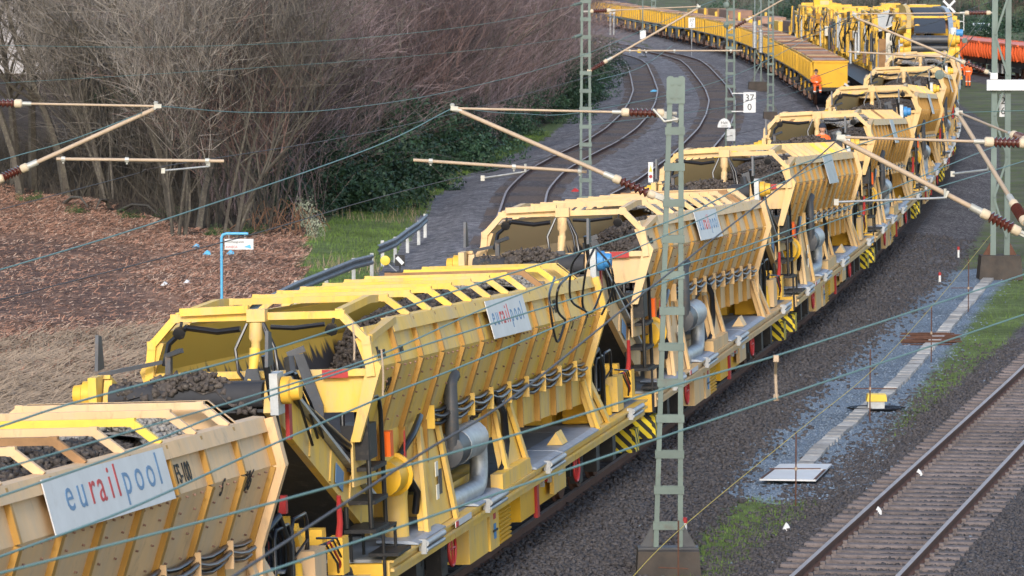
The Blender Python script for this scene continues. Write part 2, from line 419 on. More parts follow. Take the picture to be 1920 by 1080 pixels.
ab = np.maximum((1 - smstep(3.0, 4.2, np.abs(dA))) * act(100, 640), (1 - smstep(3.0, 4.2, np.abs(dB))) * act(130, 640))
ballast = np.maximum(ballast, ab)
ballast = np.maximum(ballast, ((dA > 0) & (dB < 2)) * act(120, 640))
ballast = np.maximum(ballast, ((dB > 0) & (d1 < 0) & (GY < 245)) * 1.0)
ballast = np.maximum(ballast, (d3 > 1) * (d3 < 7.) * (GY < 140) * .75)
cess = np.maximum(((dB > 2.2) & (d2 < -2.0) & (GY > 245)) * 1.0, ((d1 > 3.) & (GY > 135) & (GX < 60)) * .62)      # greenish strip and grey path between sidings and loaded train
greystrip = np.maximum(((d2 > -4.2) & (d2 < -1.5) & (GY > 235)) * 1.0, (ab > .5) * (np.abs(dA) > 1.15) * (np.abs(dB) > 1.15) * .95)
mulch = poly_mask(gp([(-200, 330), (0, 345), (200, 385), (330, 425), (560, 428), (575, 470), (540, 530), (470, 640), (420, 720), (300, 860), (-400, 900)], -.2))
dry = poly_mask(gp([(-300, 640), (0, 632), (200, 615), (330, 610), (300, 900), (-400, 1000)], -.2))
darkp = poly_mask(gp([(-80, 440), (60, 432), (200, 445), (300, 470), (240, 520), (330, 560), (200, 615), (60, 600), (-80, 590)], -.2))
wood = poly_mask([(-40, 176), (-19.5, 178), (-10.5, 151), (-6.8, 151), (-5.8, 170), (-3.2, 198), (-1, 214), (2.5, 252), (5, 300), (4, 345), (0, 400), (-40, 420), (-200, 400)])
grass = np.clip(1 - np.maximum.reduce([ballast, blue, mulch]), 0, 1)
nv = GX.size; nr, nc = GX.shape
idx = np.arange(nv).reshape(nr, nc)
faces = np.stack([idx[:-1, :-1], idx[:-1, 1:], idx[1:, 1:], idx[1:, :-1]], -1).reshape(-1, 4)

def blur(a, n=1):
    for _ in range(n):
        b = a.copy(); b[1:-1, 1:-1] = (a[1:-1, 1:-1] * 2 + a[:-2, 1:-1] + a[2:, 1:-1] + a[1:-1, :-2] + a[1:-1, 2:]) / 6; a = b
    return a
def ground_material():
    m = bpy.data.materials.new('ground'); m.use_nodes = True; t = m.node_tree; L = t.links; b = t.nodes['Principled BSDF']
    b.inputs['Roughness'].default_value = .95; b.inputs['Specular IOR Level'].default_value = .15
    tc = _n(t, 'ShaderNodeTexCoord'); P_ = tc.outputs['Object']
    def nz(sc, det=6, rough=.65):
        n = _n(t, 'ShaderNodeTexNoise'); n.inputs['Scale'].default_value = sc; n.inputs['Detail'].default_value = det; n.inputs['Roughness'].default_value = rough; L.new(P_, n.inputs['Vector']); return n.outputs[0]
    def ramp(v, stops):
        r = _n(t, 'ShaderNodeValToRGB'); e = r.color_ramp.elements
        while len(e) < len(stops): e.new(.5)
        for i, (p_, c_) in enumerate(stops): e[i].position = p_; e[i].color = (*c_, 1)
        L.new(v, r.inputs[0]); return r.outputs[0]
    def vor(sc):
        n = _n(t, 'ShaderNodeTexVoronoi'); n.inputs['Scale'].default_value = sc; L.new(P_, n.inputs['Vector']); return n
    ragged = nz(1.6, 8, .75); fine = nz(9., 5, .7)
    rsum = _n(t, 'ShaderNodeMath', operation='ADD'); L.new(ragged, rsum.inputs[0]); L.new(fine, rsum.inputs[1])
    def mask(name, soft=.16):
        a = _n(t, 'ShaderNodeAttribute', attribute_name=name)
        m1 = _n(t, 'ShaderNodeMath', operation='MULTIPLY_ADD'); L.new(rsum.outputs[0], m1.inputs[0]); m1.inputs[1].default_value = .8; m1.inputs[2].default_value = -.8
        m2 = _n(t, 'ShaderNodeMath', operation='ADD'); L.new(a.outputs['Fac'], m2.inputs[0]); L.new(m1.outputs[0], m2.inputs[1])
        r = _n(t, 'ShaderNodeMapRange'); L.new(m2.outputs[0], r.inputs[0]); r.inputs[1].default_value = .5 - soft; r.inputs[2].default_value = .5 + soft; return r.outputs[0]
    v1 = vor(17.); v2 = vor(34.)
    def hue(v):   # one random value per stone
        s = _n(t, 'ShaderNodeSeparateColor'); L.new(v.outputs['Color'], s.inputs[0]); return s.outputs[0]
    grass_c = ramp(nz(2.2, 8, .72), [(.28, (.075, .072, .035)), (.45, (.10, .135, .05)), (.6, (.14, .19, .07)), (.75, (.20, .185, .11))])
    ball_c = ramp(hue(v1), [(0., (.04, .036, .039)), (.5, (.095, .086, .09)), (.85, (.16, .148, .152)), (1., (.24, .225, .228))])
    v3 = vor(6.0)
    grey_c = ramp(hue(v3), [(0., (.10, .097, .105)), (.6, (.175, .168, .178)), (1., (.27, .26, .27))])
    blue_c = ramp(hue(v2), [(0., (.09, .12, .16)), (.6, (.165, .215, .28)), (1., (.28, .345, .42))])
    mul_c = ramp(nz(5., 10, .8), [(.3, (.09, .058, .046)), (.48, (.24, .135, .09)), (.62, (.34, .21, .145)), (.78, (.44, .33, .25))])
    dry_c = ramp(nz(4., 10, .8), [(.3, (.10, .07, .05)), (.5, (.25, .175, .12)), (.7, (.38, .29, .21))])
    dark_c = ramp(nz(6., 8, .8), [(.35, (.032, .022, .024)), (.6, (.085, .055, .05)), (.75, (.2, .15, .13))])
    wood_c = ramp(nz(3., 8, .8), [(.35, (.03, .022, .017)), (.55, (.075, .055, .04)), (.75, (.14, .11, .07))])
    cur = grass_c
    for nm, c in (('cess', ramp(nz(1.3, 7, .7), [(.35, (.12, .115, .105)), (.5, (.125, .125, .085)), (.62, (.11, .15, .05))])), ('mulch', mul_c), ('dry', dry_c), ('darkp', dark_c), ('wood', wood_c), ('ballast', ball_c), ('greystrip', grey_c), ('blue', blue_c)):
        mx = _n(t, 'ShaderNodeMix', data_type='RGBA'); L.new(mask(nm), mx.inputs[0]); L.new(cur, mx.inputs[6]); L.new(c, mx.inputs[7]); cur = mx.outputs[2]
    big = _n(t, 'ShaderNodeMapRange'); L.new(nz(.35, 5), big.inputs[0]); big.inputs[1].default_value = .3; big.inputs[2].default_value = .7; big.inputs[3].default_value = .72; big.inputs[4].default_value = 1.25
    mm = _n(t, 'ShaderNodeMix', data_type='RGBA', blend_type='MULTIPLY'); mm.inputs[0].default_value = 1.; L.new(cur, mm.inputs[6]); L.new(big.outputs[0], mm.inputs[7])
    L.new(mm.outputs[2], b.inputs['Base Color'])
    bp = _n(t, 'ShaderNodeBump'); bp.inputs['Strength'].default_value = .9; bp.inputs['Distance'].default_value = .05
    ad = _n(t, 'ShaderNodeMath', operation='ADD'); L.new(v1.outputs['Distance'], ad.inputs[0]); L.new(fine, ad.inputs[1]); L.new(ad.outputs[0], bp.inputs['Height']); L.new(bp.outputs[0], b.inputs['Normal'])
    return m
M['ground'] = ground_material()
ground = np_mesh('ground', np.stack([GX, GY, Zg], -1).reshape(-1, 3), faces, M['ground'])
ground.data.polygons.foreach_set('use_smooth', [True] * len(ground.data.polygons))
tag(ground, kind='structure')
for nm, a in (('ballast', blur(ballast)), ('blue', blur(blue, 4)), ('mulch', blur(mulch, 2)), ('dry', blur(dry, 3)), ('darkp', blur(darkp, 5) * .5), ('wood', blur(wood, 3)), ('cess', cess), ('greystrip', greystrip)):
    at_ = ground.data.attributes.new(nm, 'FLOAT', 'POINT'); at_.data.foreach_set('value', a.astype(np.float32).ravel())
def gz(x, y):
    i = min(max(int(np.searchsorted(ys, y)) - 1, 0), nr - 2); j = min(max(int(np.searchsorted(xs, x)) - 1, 0), nc - 2)
    fy = (y - ys[i]) / (ys[i + 1] - ys[i]); fx = (x - xs[j]) / (xs[j + 1] - xs[j])
    return float((Zg[i, j] * (1 - fx) + Zg[i, j + 1] * fx) * (1 - fy) + (Zg[i + 1, j] * (1 - fx) + Zg[i + 1, j + 1] * fx) * fy)
def gz_np(x, y):
    i = np.clip(np.searchsorted(ys, y) - 1, 0, nr - 2); j = np.clip(np.searchsorted(xs, x) - 1, 0, nc - 2)
    fy = (y - ys[i]) / (ys[i + 1] - ys[i]); fx = (x - xs[j]) / (xs[j + 1] - xs[j])
    return (Zg[i, j] * (1 - fx) + Zg[i, j + 1] * fx) * (1 - fy) + (Zg[i + 1, j] * (1 - fx) + Zg[i + 1, j + 1] * fx) * fy
def samp(A, x, y):
    i = np.clip(np.searchsorted(ys, y) - 1, 0, nr - 1); j = np.clip(np.searchsorted(xs, x) - 1, 0, nc - 1); return A[i, j]

# ------------------------------------------------------------------ rails and sleepers
CANT = {'T1': .06, 'T2': .06}
RAILP = [(-.036, 0), (.036, 0), (.036, -.04), (.011, -.052), (.011, -.13), (.07, -.145), (.07, -.158), (-.07, -.158), (-.07, -.145), (-.011, -.13), (-.011, -.052), (-.036, -.04)]
def rail_mesh(name, y0, y1, off, step):
    n = int((y1 - y0) / step) + 1; vs = []; fs = []; k = len(RAILP); mi = []
    for i in range(n):
        y = y0 + (y1 - y0) * i / (n - 1); d = tdir(name, y); nrm = Vector((d.y, -d.x, 0)); c = Vector((tx(name, y), y, 0)) + nrm * off
        z0 = -CANT.get(name, 0) if off < 0 else 0.
        for a, b_ in RAILP: vs.append(c + nrm * a + Vector((0, 0, b_ + z0)))
    for i in range(n - 1):
        for j in range(k):
            j2 = (j + 1) % k; fs.append((i * k + j, i * k + j2, (i + 1) * k + j2, (i + 1) * k + j)); mi.append(1 if j == 0 else 0)
    me = bpy.data.meshes.new('rail'); me.from_pydata(vs, [], fs); me.materials.append(M['rail_side']); me.materials.append(M['rail_head'])
    me.polygons.foreach_set('material_index', mi); me.update(); return me
def sleeper_unit():
    b = MB(); b.prism([(-.12, 0, -.15), (.12, 0, -.15), (.12, 0, -.03), (.10, 0, 0), (-.10, 0, 0), (-.12, 0, -.03)], (0, -1.28, 0), (0, 1.28, 0)); return b
def clip_unit(b, y, z):
    for s_ in (-1, 1): b.bx(-.05, .05, y + s_ * .10 - .035, y + s_ * .10 + .035, z, z + .045)
TRACKS = [('T3', 'straight rusty railway track in the shade at the right foreground', 40, 180, 1.0, (56, 112)),
          ('T1', 'railway track under the yellow hopper wagons', 25, 600, 1.5, None), ('T2', 'railway track under the yellow box wagons', 25, 600, 1.5, None),
          ('A', 'curved siding track nearest the wood', 110, 560, 1.2, None), ('B', 'curved siding track next to the train', 140, 560, 1.2, None),
          ('T5', 'railway track under the orange wagons', 200, 380, 2., None)]
for nm, lab, y0, y1, st, parts in TRACKS:
    tr = empty('railway_track', (tx(nm, max(y0, 60)), max(y0, 60), -.15)); tag(tr, lab, 'track', kind='structure')
    for off in (-.7525, .7525):
        r = link('rail', rail_mesh(nm, y0, y1, off, st), None, tr); r.matrix_parent_inverse = Matrix.Translation(tr.location).inverted()
    um = sleeper_unit(); sm = None; many = MB(); y = float(y0)
    while y < min(y1, 420):
        d = tdir(nm, y); c = Vector((tx(nm, y), y, -.16)); rot = Matrix.Rotation(math.atan2(d.y, d.x), 3, 'Z')
        if parts and parts[0] < y < parts[1]:
            if sm is None:
                b = sleeper_unit(); clip_unit(b, -.75, 0); clip_unit(b, .75, 0); sm = b.mesh('sleeper'); sm.materials.append(M['sleeper'])
            o = link('sleeper', sm, None, tr); o.matrix_local = Matrix.Translation(c + Vector((0, 0, rng.uniform(-.012, .006))) - tr.location) @ (rot @ Matrix.Rotation(rng.uniform(-.01, .01), 3, 'Z')).to_4x4()
        elif nm in ('A', 'B', 'T3', 'T1'):
            many.add([rot @ Vector(v) + c - tr.location for v in um.v], um.f)
        y += .61
    if many.v:
        o = link('sleepers', many.mesh('sleepers'), M['sleeper_dark'], tr); o['kind'] = 'stuff'
# ------------------------------------------------------------------ the hopper wagons of the material train
def q(x, v, z): return (x, -v, z)          # x along the wagon (away from the camera), v to the right, z up
SLOPE = math.atan(.036); HL = 17.5; NB = 12; BAY = HL / NB
SEC = [(1.36, .53), (1.49, 0.), (1.18, -.93), (1.18, -1.52)]       # hopper side, right half: top, crease, slope foot, bottom
def off_sec(d, k0=0, k1=4):
    pts = SEC[k0:k1]; out = []
    for i, (v, z) in enumerate(pts):
        n = Vector((0, 0))
        for a, b in ((i - 1, i), (i, i + 1)):
            if 0 <= a and b < len(pts):
                e = Vector((pts[b][0] - pts[a][0], pts[b][1] - pts[a][1])).normalized(); n += Vector((-e.y, e.x))
        n.normalize(); out.append((v + n.x * d, z + n.y * d))
    return out
def sheet(b, x0, x1, outer, inner, side=1):
    poly = outer + inner[::-1]
    b.prism([q(0, v * side, z) for v, z in poly], (x0, 0, 0), (x1, 0, 0))
def arc(p0, p1, sag, n=8):
    p0 = Vector(p0); p1 = Vector(p1)
    return [p0.lerp(p1, i / n) - Vector((0, 0, sag * 4 * (i / n) * (1 - i / n))) for i in range(n + 1)]
def bolt(b, p, nrm, r=.022):
    b.cyl(Vector(p), Vector(p) + Vector(nrm) * .03, r, 5)

def make_wagon():
    root = empty('hopper_wagon')
    # ---------------- hopper (tilted: the near end stands higher)
    hop = empty('hopper'); setpar(hop, root); hop.location = (0, 0, 3.69); hop.rotation_euler = (0, SLOPE, 0)
    P = M['paint']
    def sub_empty(n_):
        e = empty(n_); setpar(e, root); e.location = hop.location; e.rotation_euler = hop.rotation_euler; return e
    # left wall and inner faces
    b = MB(); sheet(b, .25, HL, off_sec(.0), off_sec(-.035), -1); b.build('left_wall', P, hop)
    for s in (-1, 1):
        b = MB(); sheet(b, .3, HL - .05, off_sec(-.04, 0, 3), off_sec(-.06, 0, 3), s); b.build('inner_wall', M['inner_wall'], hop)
    b = MB(); b.box((HL / 2, 0, -1.02), (HL - .3, 2.0, .06)); b.build('belt_floor', M['rubber'], hop)
    # right wall panels, one per bay
    pu, ps, pl = MB(), MB(), MB()
    sheet(pu, 0, BAY - .004, off_sec(0, 0, 2), off_sec(-.03, 0, 2)); sheet(ps, 0, BAY - .004, off_sec(0, 1, 3), off_sec(-.03, 1, 3)); sheet(pl, 0, BAY - .004, off_sec(0, 2, 4), off_sec(-.03, 2, 4))
    pm = [(n_, p_.mesh(n_)) for n_, p_ in (('upper_panel', pu), ('slope_panel', ps), ('lower_panel', pl))]
    for n_, me in pm: me.materials.append(P)
    rb = MB(); sheet(rb, -.035, .035, off_sec(.065, 0, 2), off_sec(.0, 0, 2)); sheet(rb, -.06, .06, off_sec(.065, 1, 3), off_sec(.0, 1, 3)); sheet(rb, -.03, .03, off_sec(.09, 2, 4), off_sec(0., 2, 4))
    rib = rb.mesh('rib'); rib.materials.append(M['rib_paint'])
    bb = MB()
    nu = Vector((0, -(.55), .16)).normalized(); ns = Vector((0, -.93, -.31)).normalized()
    for k in range(4):
        x = BAY * (k + .7) / 4.6; bolt(bb, Vector(q(x, 1.475, -.05)), ns, .012)
    for k in range(3):
        for j in (.3, .72):
            z = -.22 - .27 * k; v = 1.49 + .31 * z / .93; bolt(bb, Vector(q(BAY * j, v, z)), ns, .0125)
    bm_ = bb.mesh('bolts'); bm_.materials.append(M['load_brown'])
    for i in range(NB):
        x = .25 + i * BAY if i else .25
        for n_, me in pm:
            o = link(n_, me, None, hop); o.location = (i * BAY, 0, 0) if i else (.02, 0, 0)
        o = link('bolts', bm_, None, hop); o.location = (i * BAY, 0, 0); o['kind'] = 'stuff'
    for i in range(1, NB + 1):
        o = link('rib', rib, None, hop); o.location = (i * BAY, 0, 0)
    # flanges: top rail, crease strip, foot
    for s, nm_ in ((1, 'top_rail'), (-1, 'top_rail')):
        b = MB(); b.prism([q(0, s * v, z) for v, z in ((1.28, .58), (1.41, .57), (1.47, .40), (1.41, .40), (1.33, .50))], (1.5, 0, 0), (HL + .05, 0, 0)); b.build(nm_, P, hop)
    # near end plate of the right and left walls (slanting gusset)
    for s in (1, -1):
        b = MB(); b.prism([q(0, s * v, z) for v, z in ((1.34, .40), (1.59, .02), (1.28, -.94), (1.16, -.94), (1.39, 0), (1.26, .38))], (.0, 0, 0), (.10, 0, 0))
        b.beam(q(.1, s * 1.40, .38), q(1.7, s * 1.38, .55), .13, .09)
        b.build('end_flange', P, hop)
    # hoops over the hopper: rafters and cross beams
    def hoop(x, m, nm_='hoop', t=.088):
        b = MB()
        pts = [q(x, 1.37, .56), q(x, 1.06, .80), q(x, -1.06, .80), q(x, -1.37, .56)]
        for i_ in range(3): b.beam(Vector(pts[i_]), Vector(pts[i_ + 1]), t * .9, t * .95)
        for p_ in pts[1:3]: b.box(p_, (t * .9 + .008, t * 1.02, t * .95 + .012))
        return b.build(nm_, m, hop)
    for i in range(2, NB):
        hoop(i * BAY - .06, M['bright_yellow'] if i in (4, 9) else (M['belt_rust'] if i in (7,) else P))
    # near portal, heavier and lower
    b = MB(); pp = [q(.0, 1.46, -.10), q(.0, 1.41, .36), q(0, 1.09, .70), q(0, -1.09, .70), q(0, -1.41, .36), q(0, -1.46, -.10), q(0, -1.40, -.5)]
    for i_ in range(6): b.beam(pp[i_], pp[i_ + 1], .11, .095)
    for p_ in pp[1:5]: b.box(p_, (.118, .11, .11))
    b.build('portal', P, hop)
    for s in (1, -1):
        b = MB(); b.beam(q(.05, s * 1.05, .72), q(1.9, s * 1.02, .82), .10, .10); b.beam(q(1.9, s * 1.02, .82), q(2.4, s * 1.02, .81), .10, .10)
        b.build('roof_link', P, hop)
    b = MB(); b.beam(q(-.08, -1.0, .78), q(-.08, -.1, .80), .12, .10); b.build('portal_box', P, hop)
    # near end wall under the opening
    b = MB(); b.prism([q(.12, v, z) for v, z in ((-1.43, -.02), (1.43, -.02), (1.27, -.56), (-1.27, -.56))], (0, 0, 0), (.06, 0, 0))
    b.beam(q(.10, -1.38, -.05), q(.10, 1.38, -.05), .16, .09); b.build('end_wall', P, hop)
    b = MB(); b.box(q(.055, .45, -.38), (.05, .06, .62)); b.build('stiffener', P, hop)
    b = MB(); b.box(q(.02, .98, -.06), (.012, .34, .11)); o = b.build('warning_plate', M['red_paint'], hop); o['label'] = 'small red warning plate on the end wall'
    # sloping rear cover and rear wall
    b = MB(); b.prism([q(HL - 1.2, v, z) for v, z in ((1.39, .57), (1.06, .84), (-1.06, .84), (-1.39, .57), (-1.35, .51), (1.35, .51))], (0, 0, 0), (.06, 0, 0)); b.build('rear_hoop', P, hop)
    b = MB(); vs = [q(HL - 1.2, 1.37, .575), q(HL - 1.2, 1.06, .835), q(HL - 1.2, -1.06, .835), q(HL - 1.2, -1.37, .575), q(HL + .02, 1.40, .50), q(HL + .1, 1.0, .42), q(HL + .1, -1.0, .42), q(HL + .02, -1.40, .50)]
    b.add(vs + [tuple(Vector(a) - Vector((0, 0, .04))) for a in vs], [(0, 1, 5, 4), (1, 2, 6, 5), (2, 3, 7, 6), (8, 12, 13, 9), (9, 13, 14, 10), (10, 14, 15, 11), (0, 8, 9, 1), (1, 9, 10, 2), (2, 10, 11, 3), (4, 5, 13, 12), (5, 6, 14, 13), (6, 7, 15, 14), (0, 4, 12, 8), (3, 11, 15, 7)])
    b.build('rear_cover', P, hop)
    b = MB(); b.prism([q(HL, v, z) for v, z in ((-1.38, .5), (1.38, .5), (1.49, 0), (1.18, -.93), (1.18, -1.52), (-1.18, -1.52), (-1.18, -.93), (-1.49, 0))], (0, 0, 0), (.05, 0, 0)); b.build('rear_wall', P, hop)
    b = MB(); sheet(b, HL - .02, HL + .10, off_sec(.17), off_sec(.0)); b.build('rear_flange', P, hop)
    b = MB(); sheet(b, HL + .28, HL + .34, off_sec(.12, 0, 3), off_sec(-.1, 0, 3)); b.build('rear_flange', P, hop)
    # lamps on the portal
    for s in (1, -1):
        b = MB(); b.lathe(q(-.1, s * 1.0, .56), (-1, 0, -.5), [(0, .03), (.05, .075), (.12, .085), (.13, .05)], 8); b.beam(q(-.02, s * 1.0, .68), q(-.1, s * 1.0, .58), .03, .03); b.build('lamp', M['black'], hop, 40)
    # ---------------- hose bundle along the slope foot
    hb = sub_empty('hose_bundle')
    for h_ in range(3):
        pts = []
        for i in range(3, NB):
            for k in range(4):
                t = k / 4; pts.append(q((i + t) * BAY, 1.29 + .05 * (h_ == 1), -.80 - .07 * h_ - .055 * math.sin(math.pi * t) * (1 + .25 * h_)))
        MB().tube(pts, .032, 6).build('hose', M['black_gloss'], hb, 60)
    br = MB(); br.box(q(0, 1.30, -.90), (.03, .15, .32)); brm = br.mesh('hose_bracket'); brm.materials.append(P)
    for i in range(3, NB):
        o = link('hose_bracket', brm, None, hb); o.location = (i * BAY, 0, 0)
    MB().tube([q(2.6, 1.15, -1.45), q(2.75, 1.28, -1.2), q(3.2, 1.31, -1.05), q(3.6, 1.31, -.9), q(3.75, 1.30, -.85)], .05, 6).build('hose', M['black_gloss'], hb, 60)
    MB().tube([q(2.4, 1.1, -1.55), q(3., 1.28, -1.6), q(3.4, 1.3, -1.8), q(3.5, 1.24, -2.1)], .05, 6).build('hose', M['black_gloss'], hb, 60)
    for h_ in range(3):
        MB().tube([q(9.0 + .08 * h_, 1.32, -.85), q(9.35 + .1 * h_, 1.38, -1.15), q(9.6 + .1 * h_, 1.36, -1.6), q(9.5 + .1 * h_, 1.34, -1.9), q(9.1 + .1 * h_, 1.3, -2.1)], .038, 6).build('hose', M['black_gloss'], hb, 60)
    # ---------------- hanging arm in the opening
    ar = sub_empty('lifting_arm')
    b = MB(); b.box(q(-.13, 0.02, .72), (.18, .24, .16)); b.lathe(q(-.22, 0.02, .62), (-.15, 0, -1), [(0, .085), (.2, .09), (.24, .06), (.5, .06)], 10); b.build('arm_head', P, ar, 40)
    b = MB(); b.tube([q(-.3, .02, .3), q(-.36, .0, .05), q(-.42, -.05, -.15)], [.075, .06, .05], 8); b.build('cylinder', P, ar, 50)
    b = MB(); b.prism([q(-.45, v, z) for v, z in ((-.16, -.30), (.16, -.30), (.07, .05), (-.07, .05))], (0, 0, 0), (.08, 0, 0)); b.build('bracket', M['dark_steel'], ar)
    for k, (v0, v1, zz) in enumerate(((.10, .22, -.25), (.12, .28, -.35), (-.1, -.24, -.1))):
        MB().tube([q(-.2, v0, .62), q(-.3, v1, .3), q(-.33, v1 + .04, 0.), q(-.42, v0, zz)], .022, 6).build('hose', M['black_gloss'], ar, 60)
    MB().tube([q(-.12, -.9, .58), q(-.15, -.5, .52), q(-.16, -.2, .55)], .045, 6).build('hose', M['black_gloss'], ar, 60)
    MB().tube([q(-.12, -.9, .60), q(-.15, -1.15, .38), q(-.14, -1.22, .1)], .04, 6).build('hose', M['black_gloss'], ar, 60)
    MB().tube([q(-.16, .2, .58), q(-.16, .5, .56), q(-.12, .9, .60)], .035, 6).build('hose', M['black_gloss'], ar, 60)
    MB().tube([q(-.40, -.10, -.22), q(-.6, -.35, -.30), q(-.9, -.75, -.52)], [.045, .045, .02], 6).build('strut', M['dark_steel'], ar, 60)
    # ---------------- dark baffle bars
    ba = sub_empty('baffle')
    b = MB(); b.beam(q(-.14, -1.18, -.55), q(-.14, -1.16, .22), .07, .12); b.beam(q(-.14, -1.2, .22), q(-.3, -.95, .30), .07, .06); b.beam(q(-.14, -1.25, .15), q(-.5, -2.0, .02), .05, .05); b.build('bar', M['dark_steel'], ba)
    b = MB(); b.beam(q(-.35, .60, -1.15), q(-.14, .42, .18), .08, .13); b.beam(q(-.14, .40, .20), q(-.1, .62, .28), .08, .08); b.build('bar', M['dark_steel'], ba)
    b = MB(); b.prism([q(-.2, v, z) for v, z in ((.50, .2), (.62, .22), (.86, -.45), (.86, -.85), (.74, -.95), (.72, -.5))], (0, 0, 0), (.04, 0, 0)); b.build('flap', M['dark_steel'], ba)
    # ---------------- conveyor reaching over the next wagon
    cv = empty('conveyor'); setpar(cv, root)
    lo = Vector((1.6, 0, 1.55)); hi = Vector((-3.75, 0, 3.72)); ax = (hi - lo).normalized(); up = Vector((0, 1, 0)).cross(ax).normalized()
    if up.z < 0: up = -up
    for s in (1, -1):
        b = MB(); o0 = Vector((0, -s * 1.0, 0))
        b.beam(lo + o0, hi + o0, .10, .46, up); b.build('side_frame', P, cv)
        b = MB(); b.beam(lo + o0 + up * .27 + Vector((0, -s * .06, 0)), hi + o0 + up * .27 + Vector((0, -s * .06, 0)), .16, .05, up); b.build('guard_rail', M['galvanised'] if s > 0 else P, cv)
        for t in (.25, .45, .65):
            p_ = lo.lerp(hi, t) + o0 + Vector((0, -s * .055, 0)); b = MB(); b.beam(p_ + up * .2, p_ - up * .2, .03, .06, ax); b.build('stiffener', P, cv)
        # bearing housing
        b = MB(); b.box(hi + o0 + Vector((-.05, -s * .12, .02)), (.34, .10, .50)); b.build('bearing_housing', M['galvanised'] if s > 0 else P, cv)
        b = MB(); b.lathe(hi + o0 + Vector((.0, -s * .18, .05)), (0, -s, 0), [(0, .17), (.10, .17), (.12, .13), (.22, .12), (.23, .05)], 12); b.build('motor', M['machine_yellow'], cv, 40)
        b = MB(); b.prism([tuple(hi + o0 + Vector((dx, -s * .05, dz))) for dx, dz in ((-.25, .35), (.05, .36), (.0, .75), (-.15, .78))], (0, -.02, 0), (0, .02, 0)); b.build('side_flap', M['dark_steel'], cv)
    b = MB(); b.prism([tuple(lo + Vector((0, -1.065, 0)) + ax * a_ + up * c_) for a_, c_ in ((1.9, -.14), (2.35, -.14), (2.35, .12), (1.9, .12))], (0, -.008, 0), (0, 0, 0)); b.build('inspection_cover', M['ink_blue'], cv)
    b = MB(); b.beam(lo + up * .16, hi + up * .16, 1.9, .05, up); b.cyl(hi + Vector((0, -.95, .0)), hi + Vector((0, .95, .0)), .16, 14); b.build('belt', M['rubber'], cv, 40)
    b = MB(); b.beam(lo - up * .2, hi - up * .2, 1.9, .04, up); b.build('belt_underside', M['rubber'], cv)
    b = MB(); b.cyl(hi + Vector((-.1, -1.0, .48)), hi + Vector((.15, -1.12, -.9)), .045, 8); b.cyl(hi + Vector((.05, -1.05, .2)), lo + Vector((.2, -1.15, .55)), .055, 8); b.build('hydraulic_hose', M['black_gloss'], cv, 60)
    b = MB(); b.box(hi + Vector((.42, -1.14, -.32)), (.16, .05, .52)); b.build('red_band', M['red_paint'], cv)
    for k in range(3):
        MB().tube([hi + Vector((.1 + .1 * k, -1.05, .1)), hi + Vector((.6 + .2 * k, -1.12, .12)), hi + Vector((1.2 + .25 * k, -1.12, -.3)), hi + Vector((1.8 + .3 * k, -1.1, -.8))], .02, 6).build('hose', M['black_gloss'], cv, 60)
    # ---------------- underframe and deck
    uf = empty('underframe'); setpar(uf, root)
    for s in (1, -1):
        b = MB(); b.bx(.7, 22.4, -s * 1.44, -s * 1.36, .86, 1.10); b.build('sill', P, uf)
        b = MB(); b.bx(.7, 22.4, -s * 1.50, -s * 1.34, 1.10, 1.13); b.bx(.7, 22.4, -s * 1.50, -s * 1.45, .98, 1.02); b.build('edge_strip', P, uf)
        b = MB(); b.bx(1.0, 22.0, -s * .75, -s * .62, .75, 1.09); b.build('main_beam', M['black'], uf)
    for k in range(11):
        x = 1.2 + k * 2.05; b = MB(); b.bx(x, x + .12, -1.36, 1.36, .88, 1.09); b.build('cross_beam', M['black'], uf)
    xs_ = [.75, 3.0, 5.2, 7.6, 10.1, 12.4, 14.6, 16.9, 19.2, 22.35]
    for i in range(9):
        b = MB(); b.bx(xs_[i] + .01, xs_[i + 1] - .01, -1.335, 1.335, 1.095, 1.135 + .004 * (i % 2)); b.build('deck_plate', M['deck_grey'], uf)
    # folded walkway plates with hinge tubes along the edge
    for x0, x1 in ((2.2, 4.1), (6.5, 8.4), (11.2, 13.4), (13.5, 17.0)):
        b = MB(); b.prism([q(0, v, z) for v, z in ((.95, 1.20), (1.42, 1.19), (1.52, 1.16), (1.52, 1.14), (.95, 1.17))], (x0, 0, 0), (x1, 0, 0)); b.build('walkway_plate', M['zinc_sheet'], uf)
    for x0, x1 in ((2.5, 3.7), (7.1, 8.4), (12.1, 13.4), (20.3, 21.4)):
        b = MB(); b.cyl(q(x0, 1.56, 1.12), q(x1, 1.56, 1.12), .045, 10); b.cyl(q(x0, 1.56, 1.03), q(x1, 1.56, 1.03), .03, 8); b.box(q(x0, 1.52, 1.08), (.06, .1, .2)); b.build('hinge_tube', M['aluminium'], uf, 50)
    b = MB(); b.prism([q(14.2, v, z) for v, z in ((1.15, 1.2), (1.4, 1.2), (1.3, 1.40))], (0, 0, 0), (.5, 0, 0)); b.build('chock', P, uf)
    # legs
    def leg(x0, x1, xb0, xb1, zt, vt=1.19, vb=1.38):
        for s in (1, -1):
            b = MB(); a = [q(x0, s * vt, zt), q(x1, s * vt, zt), q(xb1, s * vb, 1.14), q(xb0, s * vb, 1.14)]
            b.prism(a, (0, 0, 0), (0, s * .08, 0))
            for i0, i1 in ((0, 3), (1, 2)): b.beam(Vector(a[i0]) + Vector((0, -s * .05, 0)), Vector(a[i1]) + Vector((0, -s * .05, 0)), .06, .16, (1, 0, 0))
            b.build('leg', P, root)
    leg(3.9, 5.1, 3.3, 5.3, 2.55); leg(9.5, 10.6, 9.4, 11.1, 2.2); leg(17.3, 17.7, 17.5, 18.5, 1.95)
    b = MB(); b.bx(5.4, 9.3, -1.1, 1.1, 1.14, 1.45); b.build('plinth', P, uf)
